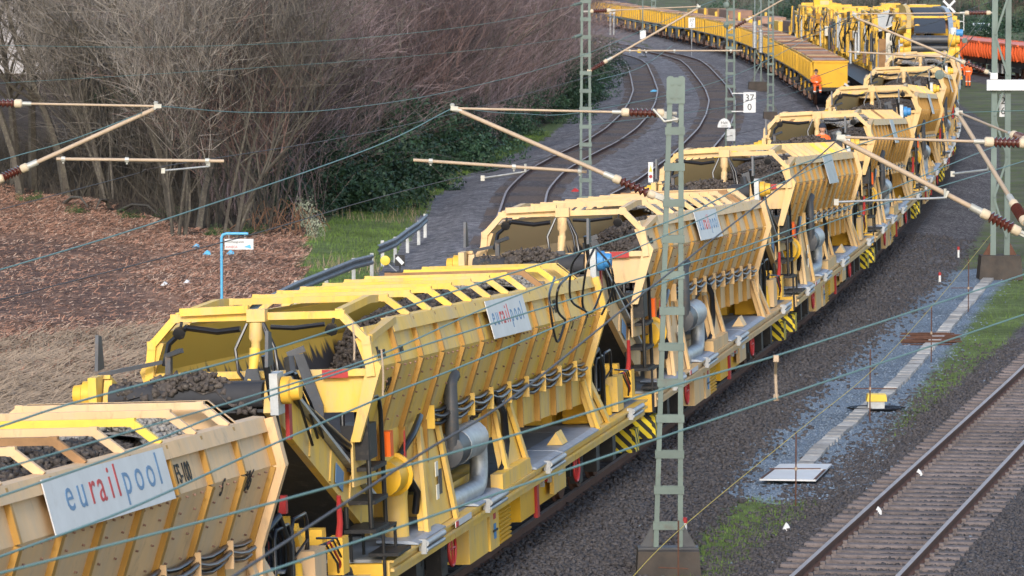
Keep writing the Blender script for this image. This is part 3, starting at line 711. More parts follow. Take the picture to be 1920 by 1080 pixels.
    b = MB(); b.bx(5.3, 9.4, -.85, .85, 1.5, 2.2); b.build('engine_bay', M['black'], root)
    b = MB(); b.bx(8.6, 10.9, -1.48, -1.30, 1.135, 1.36); b.build('step_box', P, uf)
    # stickers on the leg
    for (x, z, w_, h_, m_) in ((4.25, 1.75, .34, .30, 'ink_black'), (4.25, 2.05, .02, .4, 'ink_black')):
        pass
    b = MB(); b.box(q(4.75, 1.33, 1.70), (.20, .02, .34)); b.build('data_plate', M['dark_steel'], root)
    MB().box(q(5.4, 1.508, 1.085), (1.15, .01, .085)).build('maker_plate', M['sign_white'], uf); MB().box(q(4.92, 1.516, 1.085), (.17, .008, .075)).build('maker_emblem', M['ink_red'], uf)
    for k in range(2): MB().box(q(4.05 + .05 * k, 1.43 - .005 * k, 1.95 - .32 * k), (.16, .012, .2)).build('inscription_plate', M['tarp'], root)
    # exhaust
    ex = empty('exhaust'); setpar(ex, root)
    MB().lathe(q(5.5, 1.28, 2.03), (1, 0, 0), [(0, .12), (.03, .24), (.55, .25), (.6, .25)], 18).build('muffler_cap', M['dark_steel'], ex, 40)
    MB().lathe(q(6.1, 1.28, 2.03), (1, 0, 0), [(0, .255), (.05, .265), (.08, .25), (1.15, .25), (1.18, .265), (1.24, .265), (1.28, .24), (1.35, .14)], 18).build('muffler', M['galvanised'], ex, 40)
    MB().tube([q(5.62, 1.34, 1.98), q(5.58, 1.36, 2.2), q(5.58, 1.36, 2.95), q(5.62, 1.36, 3.02), q(5.75, 1.36, 3.08)], [.12, .105, .10, .10, .12], 10).build('tailpipe', M['dark_steel'], ex, 50)
    MB().tube([q(7.4, 1.28, 2.05), q(7.7, 1.28, 2.02), q(7.85, 1.28, 1.85), q(7.85, 1.28, 1.55), q(7.75, 1.28, 1.35), q(7.5, 1.28, 1.28), q(7.2, 1.24, 1.27), q(5.9, 1.18, 1.27)], .135, 12).build('elbow_duct', M['galvanised'], ex, 50)
    MB().bx(5.5, 5.56, -1.2, -1.08, 2.3, 2.8).build('bracket', M['aluminium'], ex)
    # cabinets below the deck
    cb = empty('cabinet'); setpar(cb, root)
    MB().bx(6.6, 8.0, -1.34, -.7, .30, .86).build('box', P, cb)
    MB().bx(8.05, 8.75, -1.37, -.7, .30, .87).build('door', P, cb)
    MB().box(q(8.4, 1.376, .56), (.16, .008, .22)).build('label_plate', M['blue_paint'], cb); MB().box(q(8.4, 1.376, .78), (.16, .008, .09)).build('label_plate', M['ink_red'], cb); MB().box(q(8.4, 1.385, .57), (.34, .012, .03)).build('latch', M['black'], cb)
    b = MB()
    for k in range(9): b.box(q(9.3, 1.34, .33 + k * .062), (.9, .06, .026), Matrix.Rotation(.4, 3, 'X'))
    b.bx(8.85, 9.75, -1.3, -.7, .29, .86); b.build('louvre', M['wagon_yellow'], cb)
    cb = empty('cabinet'); setpar(cb, root)
    MB().bx(10.9, 12.2, -1.30, -.7, .38, .86).build('box', M['wagon_yellow'], cb); MB().bx(12.2, 14.3, -1.26, -.7, .42, .86).build('box', M['wagon_yellow'], cb)
    MB().bx(12.1, 12.28, -1.345, -1.28, .30, .98).build('red_panel', M['red_paint'], cb)
    MB().bx(13.3, 14.4, -1.40, -1.33, .52, 1.05).build('valve_board', P, cb)
    for k in range(5): MB().box(q(12.6 + k * .32, 1.34, .78 + .05 * (k % 2)), (.08, .06, .12)).build('valve', M['red_paint'] if k % 2 else M['galvanised'], cb)
    MB().box(q(13.9, 1.408, .86), (.4, .012, .18)).build('label_plate', M['sign_white'], cb)
    # bogies
    def bogie(xc):
        bo = empty('bogie'); setpar(bo, root); bo.location = (xc, 0, 0)
        for s in (1, -1):
            b = MB(); b.prism([q(a, s * 1.0, z) for a, z in ((-2.2, .62), (-1.9, .80), (1.9, .80), (2.2, .62), (2.2, .42), (1.2, .42), (.9, .52), (-.9, .52), (-1.2, .42), (-2.2, .42))], (0, s * .07, 0), (0, -s * .07, 0)); b.build('side_frame', M['black'], bo)
            for a in (-1.7, 0, 1.7):
                MB().lathe(q(a, s * .70, .42), (0, -s, 0), [(0, .46), (.02, .46), (.05, .42), (.13, .42), (.135, .3), (.15, .12)], 18).build('wheel', M['rust'], bo, 30)
                b = MB(); b.box(q(a, s * 1.08, .44), (.34, .16, .34)); b.build('axle_box', M['black'], bo)
                for e in (-.28, .28): MB().cyl(q(a + e, s * 1.08, .42), q(a + e, s * 1.08, .72), .075, 8).build('spring', M['black'], bo, 50)
            for e_ in (-.85, .85): MB().box(q(e_, s * 1.2, .62), (.3, .22, .5)).build('brake_cylinder', M['black'], bo)
        for a in (-1.7, 0, 1.7): MB().cyl(q(a, -.72, .42), q(a, .72, .42), .08, 8).build('axle', M['rust'], bo, 50)
        MB().bx(-.5, .5, -1.0, 1.0, .5, .78).build('bolster', M['black'], bo)
        return bo
    bogie(4.0); bogie(18.9)
    for xh in (4.95, 15.3):
        b = MB(); cc = Vector(q(xh, 1.42, .74))
        ring = [cc + Vector((.24 * math.cos(t), 0, .24 * math.sin(t))) for t in np.linspace(0, 2 * math.pi, 17)]; b.tube(ring, .022, 6, False)
        for t in range(4): b.cyl(cc, cc + Vector((.23 * math.cos(t * 1.571), 0, .23 * math.sin(t * 1.571))), .015, 5)
        b.build('handwheel', M['red_paint'], root, 60)
    # ends: buffers, buffer beams, hazard plates, steps, handrails
    for xe, sg in ((.62, -1), (22.45, 1)):
        b = MB(); b.bx(xe - .06, xe + .06, -1.38, 1.38, .78, 1.10); b.build('buffer_beam', M['machine_yellow'], root)
        for s in (1, -1):
            MB().lathe(q(xe, s * .875, 1.0), (sg, 0, 0), [(0, .11), (.30, .11), (.31, .09), (.5, .09), (.51, .22), (.56, .225), (.565, .2)], 14).build('buffer', M['black'], root, 40)
            b = MB(); b.bx(-.22, .22, -.05, .05, -.2, .2); o = b.build('hazard_plate', M['hazard_stripes'], root); o.location = q(xe + (.55 if sg < 0 else -.55), s * 1.32, .48)
            b = MB(); b.bx(-.012, .012, -.17, .17, -.2, .2); o = b.build('hazard_plate', M['hazard_stripes'], root); o.location = q(xe - sg * .86 if sg > 0 else xe + .24, s * 1.15, .48)
        MB().cyl(q(xe, 0, .98), q(xe + sg * .6, 0, .95), .05, 8).build('coupling_hook', M['black'], root, 50)
    # near ladder with black handrails and platform
    ld = empty('ladder'); setpar(ld, root)
    for v in (1.02, 1.34):
        MB().tube([q(.15, v, 1.62), q(.15, v, 3.05), q(.22, v, 3.22), q(.4, v, 3.27), q(.75, v, 3.27), q(.92, v, 3.2), q(1.0, v, 3.05), q(1.05, v, 1.55)], .032, 7).build('handrail', M['black_gloss'], ld, 60)
    MB().bx(.1, .62, -1.36, -1.0, 2.5, 2.95).build('control_panel', M['black'], ld)
    for z in (1.55, 1.92, 2.35): MB().bx(.15, .98, -1.40, -.98, z, z + .05).build('step', M['black'], ld)
    MB().bx(1.25, 1.45, -1.4, -1.28, 2.42, 2.75).build('orange_lamp', M['orange_lamp'], ld)
    st = empty('step_stool'); setpar(st, root)
    for z, v0, v1 in ((1.52, .95, 1.42), (1.2, 1.2, 1.6)): MB().bx(.55, 1.35, -v1, -v0, z, z + .04).build('step', M['black'], st)
    for x in (.58, 1.32):
        for v in (.97, 1.40): MB().cyl(q(x, v, 1.13 if v < 1.2 else .80), q(x, v, 1.54), .022, 6).build('leg', M['black'], st)
    # winch on a post
    wi = empty('winch'); setpar(wi, root)
    MB().tube([q(2.75, 1.12, 1.14), q(2.75, 1.12, 1.7), q(2.7, 1.12, 1.95)], [.17, .16, .2], 10).build('post', M['paint'], wi, 50)
    MB().lathe(q(2.0, 1.12, 2.05), (1, 0, 0), [(0, .12), (.03, .24), (.5, .25), (.52, .30), (.58, .30), (.6, .22), (.95, .2), (1.0, .12)], 16).build('drum', M['wagon_yellow'], wi, 40)
    MB().prism([q(2.62, 1.3, 2.2), q(2.74, 1.3, 2.2), q(2.68, 1.3, 2.62)], (0, 0, 0), (0, .02, 0)).build('red_flag', M['red_paint'], wi)
    # rear deck: coupling gear, hoses, orange beam, handles
    rg = empty('rear_gear'); setpar(rg, root)
    MB().beam(q(21.2, -1.1, 1.72), q(21.2, 1.2, 1.72), .22, .30).build('cross_beam', M['machine_yellow'], rg)
    MB().box(q(21.08, .55, 1.72), (.012, .62, .18)).build('data_plate', M['sign_white'], rg)
    MB().box(q(21.07, .30, 1.72), (.012, .14, .10)).build('data_plate', M['ink_blue'], rg)
    for v in (-.9, .0, .95): MB().box(q(21.25, v, 1.36), (.2, .16, .46)).build('support', M['machine_yellow'], rg)
    MB().tube([q(21.5, 1.3, 1.6), q(21.5, 1.34, 1.9), q(21.4, 1.36, 2.25)], [.05, .04, .03], 8).build('lever', M['red_paint'], rg, 50)
    MB().box(q(21.5, 1.3, 1.5), (.34, .2, .46)).build('lever_box', M['machine_yellow'], rg)
    for x, v in ((19.0, 1.3), (20.1, 1.25), (20.6, .7)):
        MB().tube([q(x, v, 1.14), q(x, v, 2.1), q(x - .08, v, 2.2), q(x - .7, v, 2.2), q(x - .78, v, 2.1), q(x - .78, v, 1.14)], .025, 7).build('handrail', M['black_gloss'], rg, 60)
    MB().cyl(q(19.6, .9, 1.2), q(19.6, .9, 2.3), .03, 7).build('red_rod', M['red_paint'], rg)
    MB().box(q(20.15, .95, 2.3), (.1, .1, .22)).build('red_handle', M['red_paint'], rg)
    MB().box(q(19.4, .95, 1.62), (.9, .55, .03)).build('tray', M['zinc_sheet'], rg)
    for k in range(5):
        MB().tube([q(17.9 + .05 * k, 1.15 - .08 * k, 2.1), q(18.5 + .1 * k, 1.3 - .1 * k, 2.35 - .05 * k), q(18.95 + .12 * k, 1.3 - .1 * k, 1.95), q(19.1 + .12 * k, 1.25 - .1 * k, 1.3)], .045 - .004 * k, 7).build('hose', M['black_gloss'], rg, 60)
    for k, (x, v, r) in enumerate(((18.3, .9, .22), (18.9, .6, .2), (18.6, 1.15, .13), (19.6, 1.2, .12))):
        MB().lathe(q(x, v, 1.14), (0, 0, 1), [(0, r), (.3, r), (.34, r * .8), (.5, r * .75), (.52, r * .4)], 12).build('pump', M['wagon_yellow'], rg, 40)
    for k in range(5): MB().tube([q(18.5 + k * .3, .7 + .1 * k, 1.6), q(18.7 + k * .3, .9 + .1 * k, 1.9), q(19.2 + k * .3, 1.1, 1.5), q(19.5 + k * .25, .9, 1.2)], .018, 5).build('cable', M['black_gloss'], rg, 60)
    MB().beam(q(20.9, 1.05, 1.2), q(20.3, 1.05, 2.0), .07, .14).build('yellow_strut', M['machine_yellow'], rg)
    MB().bx(19.3, 20.7, -.8, .6, 1.14, 1.5).build('battery_box', M['black'], rg)
    MB().bx(18.0, 18.9, -1.25, -.75, 1.16, 1.55).build('valve_block', M['wagon_yellow'], rg); MB().bx(19.9, 20.5, -1.38, -1.05, 1.16, 1.75).build('cabinet_box', P, rg)
    MB().bx(17.85, 18.25, -.6, .6, 1.16, 2.3).build('transmission', M['machine_yellow'], rg); MB().bx(18.4, 19.2, -.3, .5, 1.16, 1.9).build('hydraulic_tank', P, rg)
    MB().tube([q(18.1, 1.0, 2.0), q(18.6, 1.2, 2.6), q(19.3, 1.1, 2.5), q(19.9, .9, 2.1)], .03, 6).build('hose', M['black_gloss'], rg, 60)
    for k in range(4): MB().tube([q(20.2 + .2 * k, 1.2, 1.5 + .1 * k), q(20.6 + .2 * k, 1.36, 1.75), q(21.1 + .15 * k, 1.38, 1.45), q(21.5, 1.3, 1.2)], .016, 5).build('cable', M['red_paint'] if k == 1 else M['black_gloss'], rg, 60)
    MB().bx(22.0, 22.35, -.5, .5, 1.14, 1.9).build('end_box', M['machine_yellow'], rg)
    return root

def walk_place(root, y0):
    a = Vector((tx('T1', y0), y0, 0)); y1 = along('T1', y0, 23.1); e = Vector((tx('T1', y1), y1, 0)); d = (e - a).normalized()
    X = d; Yv = Vector((-d.y, d.x, 0)); c = R_(2.3)
    Yr = Yv * math.cos(c) - Vector((0, 0, 1)) * math.sin(c); Zr = X.cross(Yr)
    m = Matrix((X, Yr, Zr)).transposed().to_4x4(); m.translation = a + Vector((0, 0, .0)); root.matrix_world = m
    return m, y1
# upper-band lettering and plates per wagon
BU = Vector((0, .13, .53)).normalized(); BN = Vector((0, -.53, .13)).normalized()
def on_band(x, t, out=.0):      # t: 0 at crease, 1 at top
    return Vector(q(x, 1.49 - .13 * t, .53 * t)) + BN * out
def plate(hop, x0, x1, t0=-.05, t1=.98, mat_=None, name='name_plate'):
    b = MB(); c = [on_band(x0, t0, .078), on_band(x1, t0, .078), on_band(x1, t1, .078), on_band(x0, t1, .078)]
    b.prism(c, (0, 0, 0), tuple(BN * .012)); return b.build(name, mat_ or M['sign_white'], hop)
def brand(hop, x0, size, sx, t=.30, cols=('ink_blue', 'ink_red', 'ink_blue')):
    x = x0
    for s, m_, adv in (('eu', cols[0], 1.22), ('rail', cols[1], 1.36), ('pool', cols[2], 2.2)):
        for ch in s:
            text_obj(ch, size, M[m_], hop, on_band(x, t, .091), (1, 0, 0), BU, sx=sx)
            x += size * sx * {'e': .70, 'u': .72, 'r': .50, 'a': .68, 'i': .42, 'l': .42, 'p': .74, 'o': .74}[ch]
def word(hop, s, x, t, size, sx, out=.006, m_='ink_black'): text_obj(s, size, M[m_], hop, on_band(x, t, out), (1, 0, 0), BU, sx=sx)
SU = Vector((0, -.31, .93)).normalized()
def on_slope(x, t, out): return Vector(q(x, 1.49 - .31 * t, -.93 * t)) + Vector((0, -.93, -.31)).normalized() * out
def sword(hop, s, x, t, size, sx): text_obj(s, size, M['ink_black'], hop, on_slope(x, t, .008), (1, 0, 0), SU, sx=sx)

proto = make_wagon()
TINT = [(.66, .43, .22), (.74, .465, .07), (.66, .435, .20), (.65, .425, .17), (.63, .41, .16), (.63, .41, .16), (.62, .41, .17), (.61, .40, .18)]
WLAB = ['nearest tan hopper wagon, cut by the frame, with the largest eurailpool plate', 'yellow hopper wagon with eurailpool plate and maker lettering, second from the camera',
        'tan hopper wagon behind the near lattice mast, with faded eurailpool plate', 'tan hopper wagon with bare metal plate, just beyond the mast kilometre board',
        'hopper wagon with an orange-vested worker at its open end', 'far hopper wagon with bright yellow roof hoops below the box wagon end',
        'far hopper wagon in front of the seated worker, seventh in the row', 'farthest hopper wagon, right in front of the cleaning machine rollers']
WAG = []; WMAT = []; y = 59.9 - 0.0; y = along('T1', y, -23.1)
ystart = y
for k in range(8):
    wgn = proto if k == 0 else copy_tree(proto)
    m_, y2 = walk_place(wgn, y); WAG.append(wgn); WMAT.append(m_)
    tag(wgn, WLAB[k], 'rail wagon', 'hopper wagons of the material train')
    y = y2
MACH_Y = y
rv = random.Random(17)
for k, wgn in enumerate(WAG):
    if k:
        for o in tree_of(wgn):
            if o.name.split('.')[0] == 'hoop':
                u_ = rv.random(); nm_ = 'bright_yellow' if u_ < .10 else ('belt_rust' if u_ < .22 else 'paint')
                o.data = o.data.copy(); o.data.materials.clear(); o.data.materials.append(M[nm_])
            elif o.name.split('.')[0] == 'hose' and rv.random() < .5: o.scale = (1, 1, rv.uniform(.97, 1.02))
    col = (*TINT[k], 1)
    for o in tree_of(wgn): o.color = col
    hop = [c for c in KIDS[wgn.name] if c.name.startswith('hopper')][0]
    if k == 0:
        plate(hop, 8.35, 12.85); brand(hop, 8.95, .50, 1.22)
        word(hop, 'MFS-100', 13.2, .2, .31, .74); sword(hop, 'S', 15.2, .18, .30, .8); sword(hop, '386', 16.2, .22, .36, .8)
    elif k == 1:
        plate(hop, 7.9, 10.9); brand(hop, 8.1, .40, 1.05)
        word(hop, 'Plasser', .42, .2, .22, .8); word(hop, 'Theurer', 1.55, .2, .22, .68); sword(hop, '99', 1.1, .4, .30, .9); sword(hop, 'S', 3.0, .35, .3, .8)
        word(hop, 'MFS-100', 13.2, .25, .30, .72); sword(hop, 'S', 15.2, .2, .30, .8); sword(hop, '068', 16.2, .2, .32, .8)
    elif k == 2:
        plate(hop, 6.6, 9.9); brand(hop, 6.9, .42, 1.1); word(hop, 'Plasser', .42, .2, .22, .8)
    if k in (2, 5):
        for cvk in [c for c in KIDS[wgn.name] if c.name.startswith('conveyor')]:
            mo = [c for c in KIDS[cvk.name] if c.name.startswith('motor')][0]; mo.data = mo.data.copy(); mo.data.materials.clear(); mo.data.materials.append(M['blue_paint'])
    if k == 3: plate(hop, 8.4, 10.9, -.3, .98, M['aluminium'])
    elif k >= 4: plate(hop, 8.5, 10.2, -.3, .98, M['aluminium'])

# ------------------------------------------------------------------ ballast loads (loose stones, uncountable)
def stones(n, pos, size, seed, flat=.7):
    """n angular stones as 8-vertex lumps"""
    r = np.random.RandomState(seed)
    base = np.array([(-1, -1, -1), (1, -1, -1), (1, 1, -1), (-1, 1, -1), (-1, -1, 1), (1, -1, 1), (1, 1, 1), (-1, 1, 1)], float) * .5
    fc = np.array([(0, 3, 2, 1), (4, 5, 6, 7), (0, 1, 5, 4), (1, 2, 6, 5), (2, 3, 7, 6), (3, 0, 4, 7)])
    v = base[None] * (1 + r.uniform(-.45, .35, (n, 8, 3)))
    v *= (size * r.uniform(.55, 1.35, (n, 1, 1))) * np.stack([r.uniform(.8, 1.3, n), r.uniform(.7, 1.1, n), np.full(n, flat)], -1)[:, None, :]
    a = r.uniform(0, 6.28, n); bb = r.normal(0, .5, n); ca, sa, cb, sb = np.cos(a), np.sin(a), np.cos(bb), np.sin(bb)
    x = v[..., 0] * cb[:, None] + v[..., 2] * sb[:, None]; z = -v[..., 0] * sb[:, None] + v[..., 2] * cb[:, None]; yv = v[..., 1]
    X = x * ca[:, None] - yv * sa[:, None]; Yy = x * sa[:, None] + yv * ca[:, None]
    v = np.stack([X, Yy, z], -1) + pos[:, None, :]
    f = fc[None] + (np.arange(n) * 8)[:, None, None]
    return v.reshape(-1, 3), f.reshape(-1, 4)
def heap(name, x0, x1, hw, zf, mat_, n, size, seed):
    r = np.random.RandomState(seed); nx, ny = 40, 12
    gx, gv = np.meshgrid(np.linspace(x0, x1, nx), np.linspace(-hw, hw, ny)); z = zf(gx, gv) + .05 * r.normal(0, 1, gx.shape)
    V = np.stack([gx, -gv, z], -1).reshape(-1, 3); id_ = np.arange(nx * ny).reshape(ny, nx)
    F = np.stack([id_[:-1, :-1], id_[:-1, 1:], id_[1:, 1:], id_[1:, :-1]], -1).reshape(-1, 4)
    px = r.uniform(x0, x1, n); pv = r.uniform(-hw, hw, n); pz = zf(px, pv) + r.uniform(-.02, .07, n)
    sv, sf = stones(n, np.stack([px, -pv, pz], -1), size, seed + 1, .85)
    o = np_mesh(name, np.vstack([V, sv]), np.vstack([F, sf + len(V)]), mat_); return o
zl = lambda x, v: 3.69 - .036 * x + .46 - 1.35 * smstep(10.8, 7.6, x) - .22 * v * v + .07 * np.sin(x * 1.1)
load0 = heap('ballast_load', 7.8, 17.2, 1.22, zl, M['stone_load'], 6500, .058, 21)
zb = lambda x, v: 3.84 - np.maximum(x + 3.75, 0) * .405 - .9 * np.maximum(-3.75 - x, 0) + .04 * np.sin(x * 3.1 + v * 4) + .09 - .06 * np.abs(v) - .25 * smstep(.25, .85, v)
belt0 = heap('ballast_on_belt', -3.92, -1.2, .86, zb, M['stone_load'], 2300, .058, 31)
zt = lambda x, v: 3.69 - .036 * x + .62 + .10 * np.sin(v * 5) - .12 * np.abs(v) - .12 * np.abs(x - 16.1)
top0 = heap('pale_ballast', 15.2, 17.0, 1.0, zt, M['stone_grey'], 1500, .06, 41)
tag(load0, 'dark ballast stones heaped inside the hopper wagon', kind='stuff'); tag(belt0, 'dark ballast on the wagon conveyor belt', kind='stuff'); tag(top0, 'pale dusty ballast at the wagon rear', kind='stuff')
for k in range(8):
    for o in (load0, belt0, top0):
        if k in (5, 6) and o is top0: continue
        c = o if k == 0 else o.copy()
        if k: COL.objects.link(c)
        c.matrix_world = WMAT[k] @ Matrix.Translation((0, 0, (0, -.06, -.2, -.05, -.26, -.16, -.05, -.2)[k] if o is load0 else 0))
# ------------------------------------------------------------------ catenary masts, cantilevers and wires
def mast(label, x, y, h, wb, wt, rung=.545, foot=None, lean=0., chan=(.062, .13), found=(1.0, .9, .75), fz=0., mat_='mast_green', first=.35, top_plate=True, group='green lattice masts', xbrace=False, z0=None):
    z0 = gz(x, y) if z0 is None else z0
    m = empty('catenary_mast', (x, y, z0)); tag(m, label, 'catenary mast', group)
    A = Vector((0, 0, fz - z0)); B = Vector((lean, 0, h - z0)); mm = M[mat_]
    def pt(t, s): return A.lerp(B, t) + Vector((s * (wb * (1 - t) + wt * t) / 2, 0, 0))
    for s in (-1, 1):
        b = MB(); p0, p1 = pt(0, s), pt(1, s)
        b.beam(p0, p1, chan[1], .012 + chan[0] * .25, (1, 0, 0))
        for e in (-1, 1): b.beam(p0 + Vector((-s * chan[0] * .5, e * chan[1] * .46, 0)), p1 + Vector((-s * chan[0] * .5, e * chan[1] * .46, 0)), .014, chan[0], (1, 0, 0))
        b.build('leg', mm, m)
    L = h - fz; n = int((L - first) / rung)
    for k in range(n + 1):
        t = (first + k * rung) / L
        if t > .995: break
        p0, p1 = pt(t, -1), pt(t, 1)
        if xbrace:
            p1 = pt(min(t + rung / L, 1), 1)
            if k % 2: p0, p1 = pt(t, 1), pt(min(t + rung / L, 1), -1)
            b = MB(); b.beam(p0 - Vector((0, chan[1] * .5, 0)), p1 - Vector((0, chan[1] * .5, 0)), .02, .06); b.build('brace', mm, m)
        else:
            for e in (-1, 1):
                b = MB(); b.beam(p0 + Vector((-.03, e * (chan[1] * .5 + .008), 0)), p1 + Vector((.03, e * (chan[1] * .5 + .008), 0)), .014, .115 if rung > .5 else .1); b.build('rung', mm, m)
    if top_plate:
        b = MB(); b.beam(pt(.97, -1) + Vector((-.03, -chan[1] * .5 - .01, 0)), pt(.97, 1) + Vector((.03, -chan[1] * .5 - .01, 0)), .02, L * .055)
        for s in (-.5, .5):
            for dz in (-.1, .1): b.cyl(pt(.97, s) + Vector((0, -chan[1] * .5 - .02, dz)), pt(.97, s) + Vector((0, -chan[1] * .5 - .035, dz)), .025, 8)
        b.build('top_plate', mm, m)
    if found:
        b = MB(); fx, fy, fh = found; t_ = .06
        vs = [(-fx / 2 - t_, -fy / 2 - t_, -fh), (fx / 2 + t_, -fy / 2 - t_, -fh), (fx / 2 + t_, fy / 2 + t_, -fh), (-fx / 2 - t_, fy / 2 + t_, -fh), (-fx / 2, -fy / 2, 0), (fx / 2, -fy / 2, 0), (fx / 2, fy / 2, 0), (-fx / 2, fy / 2, 0)]
        b.add([Vector(v) + A for v in vs], [(0, 3, 2, 1), (4, 5, 6, 7), (0, 1, 5, 4), (1, 2, 6, 5), (2, 3, 7, 6), (3, 0, 4, 7)]); b.build('foundation', M['concrete'], m)
        for s in (-1, 1):
            b = MB(); p0 = pt(0, s); b.prism([p0 + Vector((0, 0, .02)), p0 + Vector((s * .22, 0, .02)), p0 + Vector((0, 0, .42))], (0, -.01, 0), (0, .01, 0)); b.build('gusset', M['dark_steel'], m)
        b = MB(); b.beam(pt(0, -1) + Vector((-.25, 0, .015)), pt(0, 1) + Vector((.25, 0, .015)), .3, .03); b.build('base_plate', M['dark_steel'], m)
    return m
def insulator(par, p, d, L=.42, r=.072, name='insulator'):
    d = Vector(d).normalized(); n = 6; prof = [(0, .035)]
    for k in range(n):
        a = L * k / n; prof += [(a + .004, .038), (a + L / n * .30, r), (a + L / n * .42, r), (a + L / n * .95, .04)]
    i = MB().lathe(p, d, prof, 12).build(name, M['insulator'], par, 50)
    for a in (-.11, L): MB().lathe(Vector(p) + d * a, d, [(0, .055), (.02, .068), (.10, .068), (.12, .05)], 12).build('end_cap', M['cap_beige'], par, 40)
    return i
def local(m, p): return Vector(p) - Vector(m.location)
def cantilever(m, tie0, tie1, st0, st1, reg=None, steady=None, r=.03, tie_ins=.42, ins=.46):
    """tie0/st0: mast side, tie1/st1: wire side (world points); reg: registration tube ends; steady: steady arm ends"""
    c = empty('cantilever'); setpar(c, m)
    T0, T1_, S0, S1 = (local(m, p) for p in (tie0, tie1, st0, st1))
    d = (T1_ - T0).normalized(); MB().tube([T0 + d * (tie_ins + .1), T1_], r * .62, 8).build('tie_tube', M['tube_beige'], c, 60); insulator(c, T0, d, tie_ins)
    MB().cyl(T0 + d * (tie_ins + .08), T0 + d * (tie_ins + .26), r * 1.1, 8).build('clamp', M['clamp'], c, 50)
    MB().tube([T0 - d * .3, T0 - d * .1], .03, 6).build('bracket', M['clamp'], c)
    d = (S1 - S0).normalized(); MB().tube([S0 + d * (ins + .1), S1], r * 1.12, 8).build('strut_tube', M['tube_beige'], c, 60); insulator(c, S0, d, ins, .082)
    MB().cyl(S0 + d * (ins + .08), S0 + d * (ins + .28), r * 1.7, 8).build('clamp', M['clamp'], c, 50); MB().tube([S0 - d * .35, S0 - d * .1], .04, 6).build('bracket', M['clamp'], c)
    b = MB(); b.box(T1_, (.11, .07, .06)); b.cyl(T1_ + Vector((-.06, 0, -.01)), S1 + Vector((.03, 0, .0)), .032, 8); b.lathe(T1_ + Vector((-.03, 0, .03)), (0, 0, 1), [(0, .035), (.03, .035), (.045, .02)], 8); b.build('head_clamp', M['clamp'], c, 40)
    if reg:
        a, e = local(m, reg[0]), local(m, reg[1]); MB().tube([a, e], r * .85, 8).build('registration_tube', M['tube_beige'], c, 60)
        dd = e - a
        for t in (.04, .42, .9): p = a + dd * t; b = MB(); b.cyl(p - dd.normalized() * .03, p + dd.normalized() * .03, r * 1.4, 8); b.cyl(p, p - Vector((0, 0, .07)), .015, 5); b.build('clamp', M['clamp'], c)
    if steady:
        a, e = local(m, steady[0]), local(m, steady[1]); MB().tube([a, e], .017, 6).build('steady_arm', M['galvanised'], c, 60)
        b = MB(); b.box(a, (.06, .05, .08)); b.build('wire_clip', M['clamp'], c); b = MB(); b.cyl(e, e + Vector((0, 0, .12)), .02, 6); b.build('drop_bracket', M['clamp'], c)
    return c

near = mast('tall green ladder mast with bolted head in the near foreground', 2.37, 70.8, 7.15, .42, .21, lean=.10, found=(.92, .8, .8), fz=-.02)
Yn = 71.2
cantilever(near, at(1232, 212, 70.9), at(852, 203, Yn), at(1216, 362, 70.9), at(862, 208, Yn), (at(1100, 322, Yn), at(775, 300, Yn)), (at(905, 334, Yn + .1), at(985, 322, Yn)))
b = MB(); b.beam(local(near, at(1232, 212, 70.9)), local(near, at(1272, 226, 70.8)), .05, .07); b.tube([local(near, at(1225, 205, 70.8)), local(near, at(1246, 228, 70.7)), local(near, at(1270, 224, 70.7))], .02, 6); b.build('arm_bracket', M['clamp'], near)
b = MB(); b.beam(local(near, at(1214, 360, 70.9)), local(near, at(1268, 380, 70.8)), .06, .08); b.build('arm_bracket', M['clamp'], near)
m2 = mast('slim green ladder mast between the wood and the curved sidings', 2.24, 143, 9.6, .36, .24, found=(.9, .8, .6), fz=-.1)
cantilever(m2, at(1112, 21, 143), at(1310, 12, 143.2), at(1108, 131, 143), at(1306, 17, 143.2), (at(1172, 95, 143), at(1392, 95, 143.3)))
m3 = mast('green ladder mast carrying the 37 over 0 kilometre board', 9.3, 200, 11., .42, .26, found=(.9, .8, .6), fz=-.1)
cantilever(m3, at(1400, -20, 200), at(1560, -30, 200), at(1376, 52, 200), at(1480, -8, 200), ins=.6)
for px, py in ((1362, 9), (1362, 47)):
    p = local(m3, at(px, py, 199.9)); MB().lathe(p, (-.3, -1, 0), [(0, .06), (.03, .13), (.06, .13), (.10, .05)], 14).build('insulator', M['mast_green'], m3, 40)
p = at(1370.5, 253, 199.8); MB().box(local(m3, p), (.36, .22, .5)).build('control_box', M['galvanised'], m3)
m4 = mast('far green ladder mast on a concrete block beside the grey path', G(1446, 214).x, 249, 8.5, .34, .24, found=(.7, .7, .6), fz=.1)
m5x = G(1420, 160).x
m5 = mast('far double mast with two hanging tension weights', m5x, 297, 12., .46, .42, found=(1.15, .9, .6), fz=.25, rung=.9, xbrace=True)
for px, y0, y1 in ((1415, 40, 90), (1426.5, 56, 99)):
    b = MB(); p0, p1 = local(m5, at(px, y0, 296.7)), local(m5, at(px, y1, 296.7)); n_ = 9
    for k in range(n_): b.cyl(p0.lerp(p1, k / n_), p0.lerp(p1, (k + .9) / n_), .14, 10)
    b.cyl(p0 + Vector((0, 0, 3)), p0, .015, 5); o = b.build('tension_weight', M['galvanised'], m5, 40)
m6 = mast('small distant lattice mast by the box wagon train', G(1223, 64).x, 455, 5.2, .45, .4, found=None, fz=-.3)
Yp = 133.; pm = at(1876, 300, Yp).x
m7 = empty('catenary_mast', (pm, Yp, gz(pm, Yp))); tag(m7, 'wide two-legged portal mast with white crossbeam at the right edge', 'catenary mast', 'green lattice masts')
zf = at(1876, 478, Yp).z
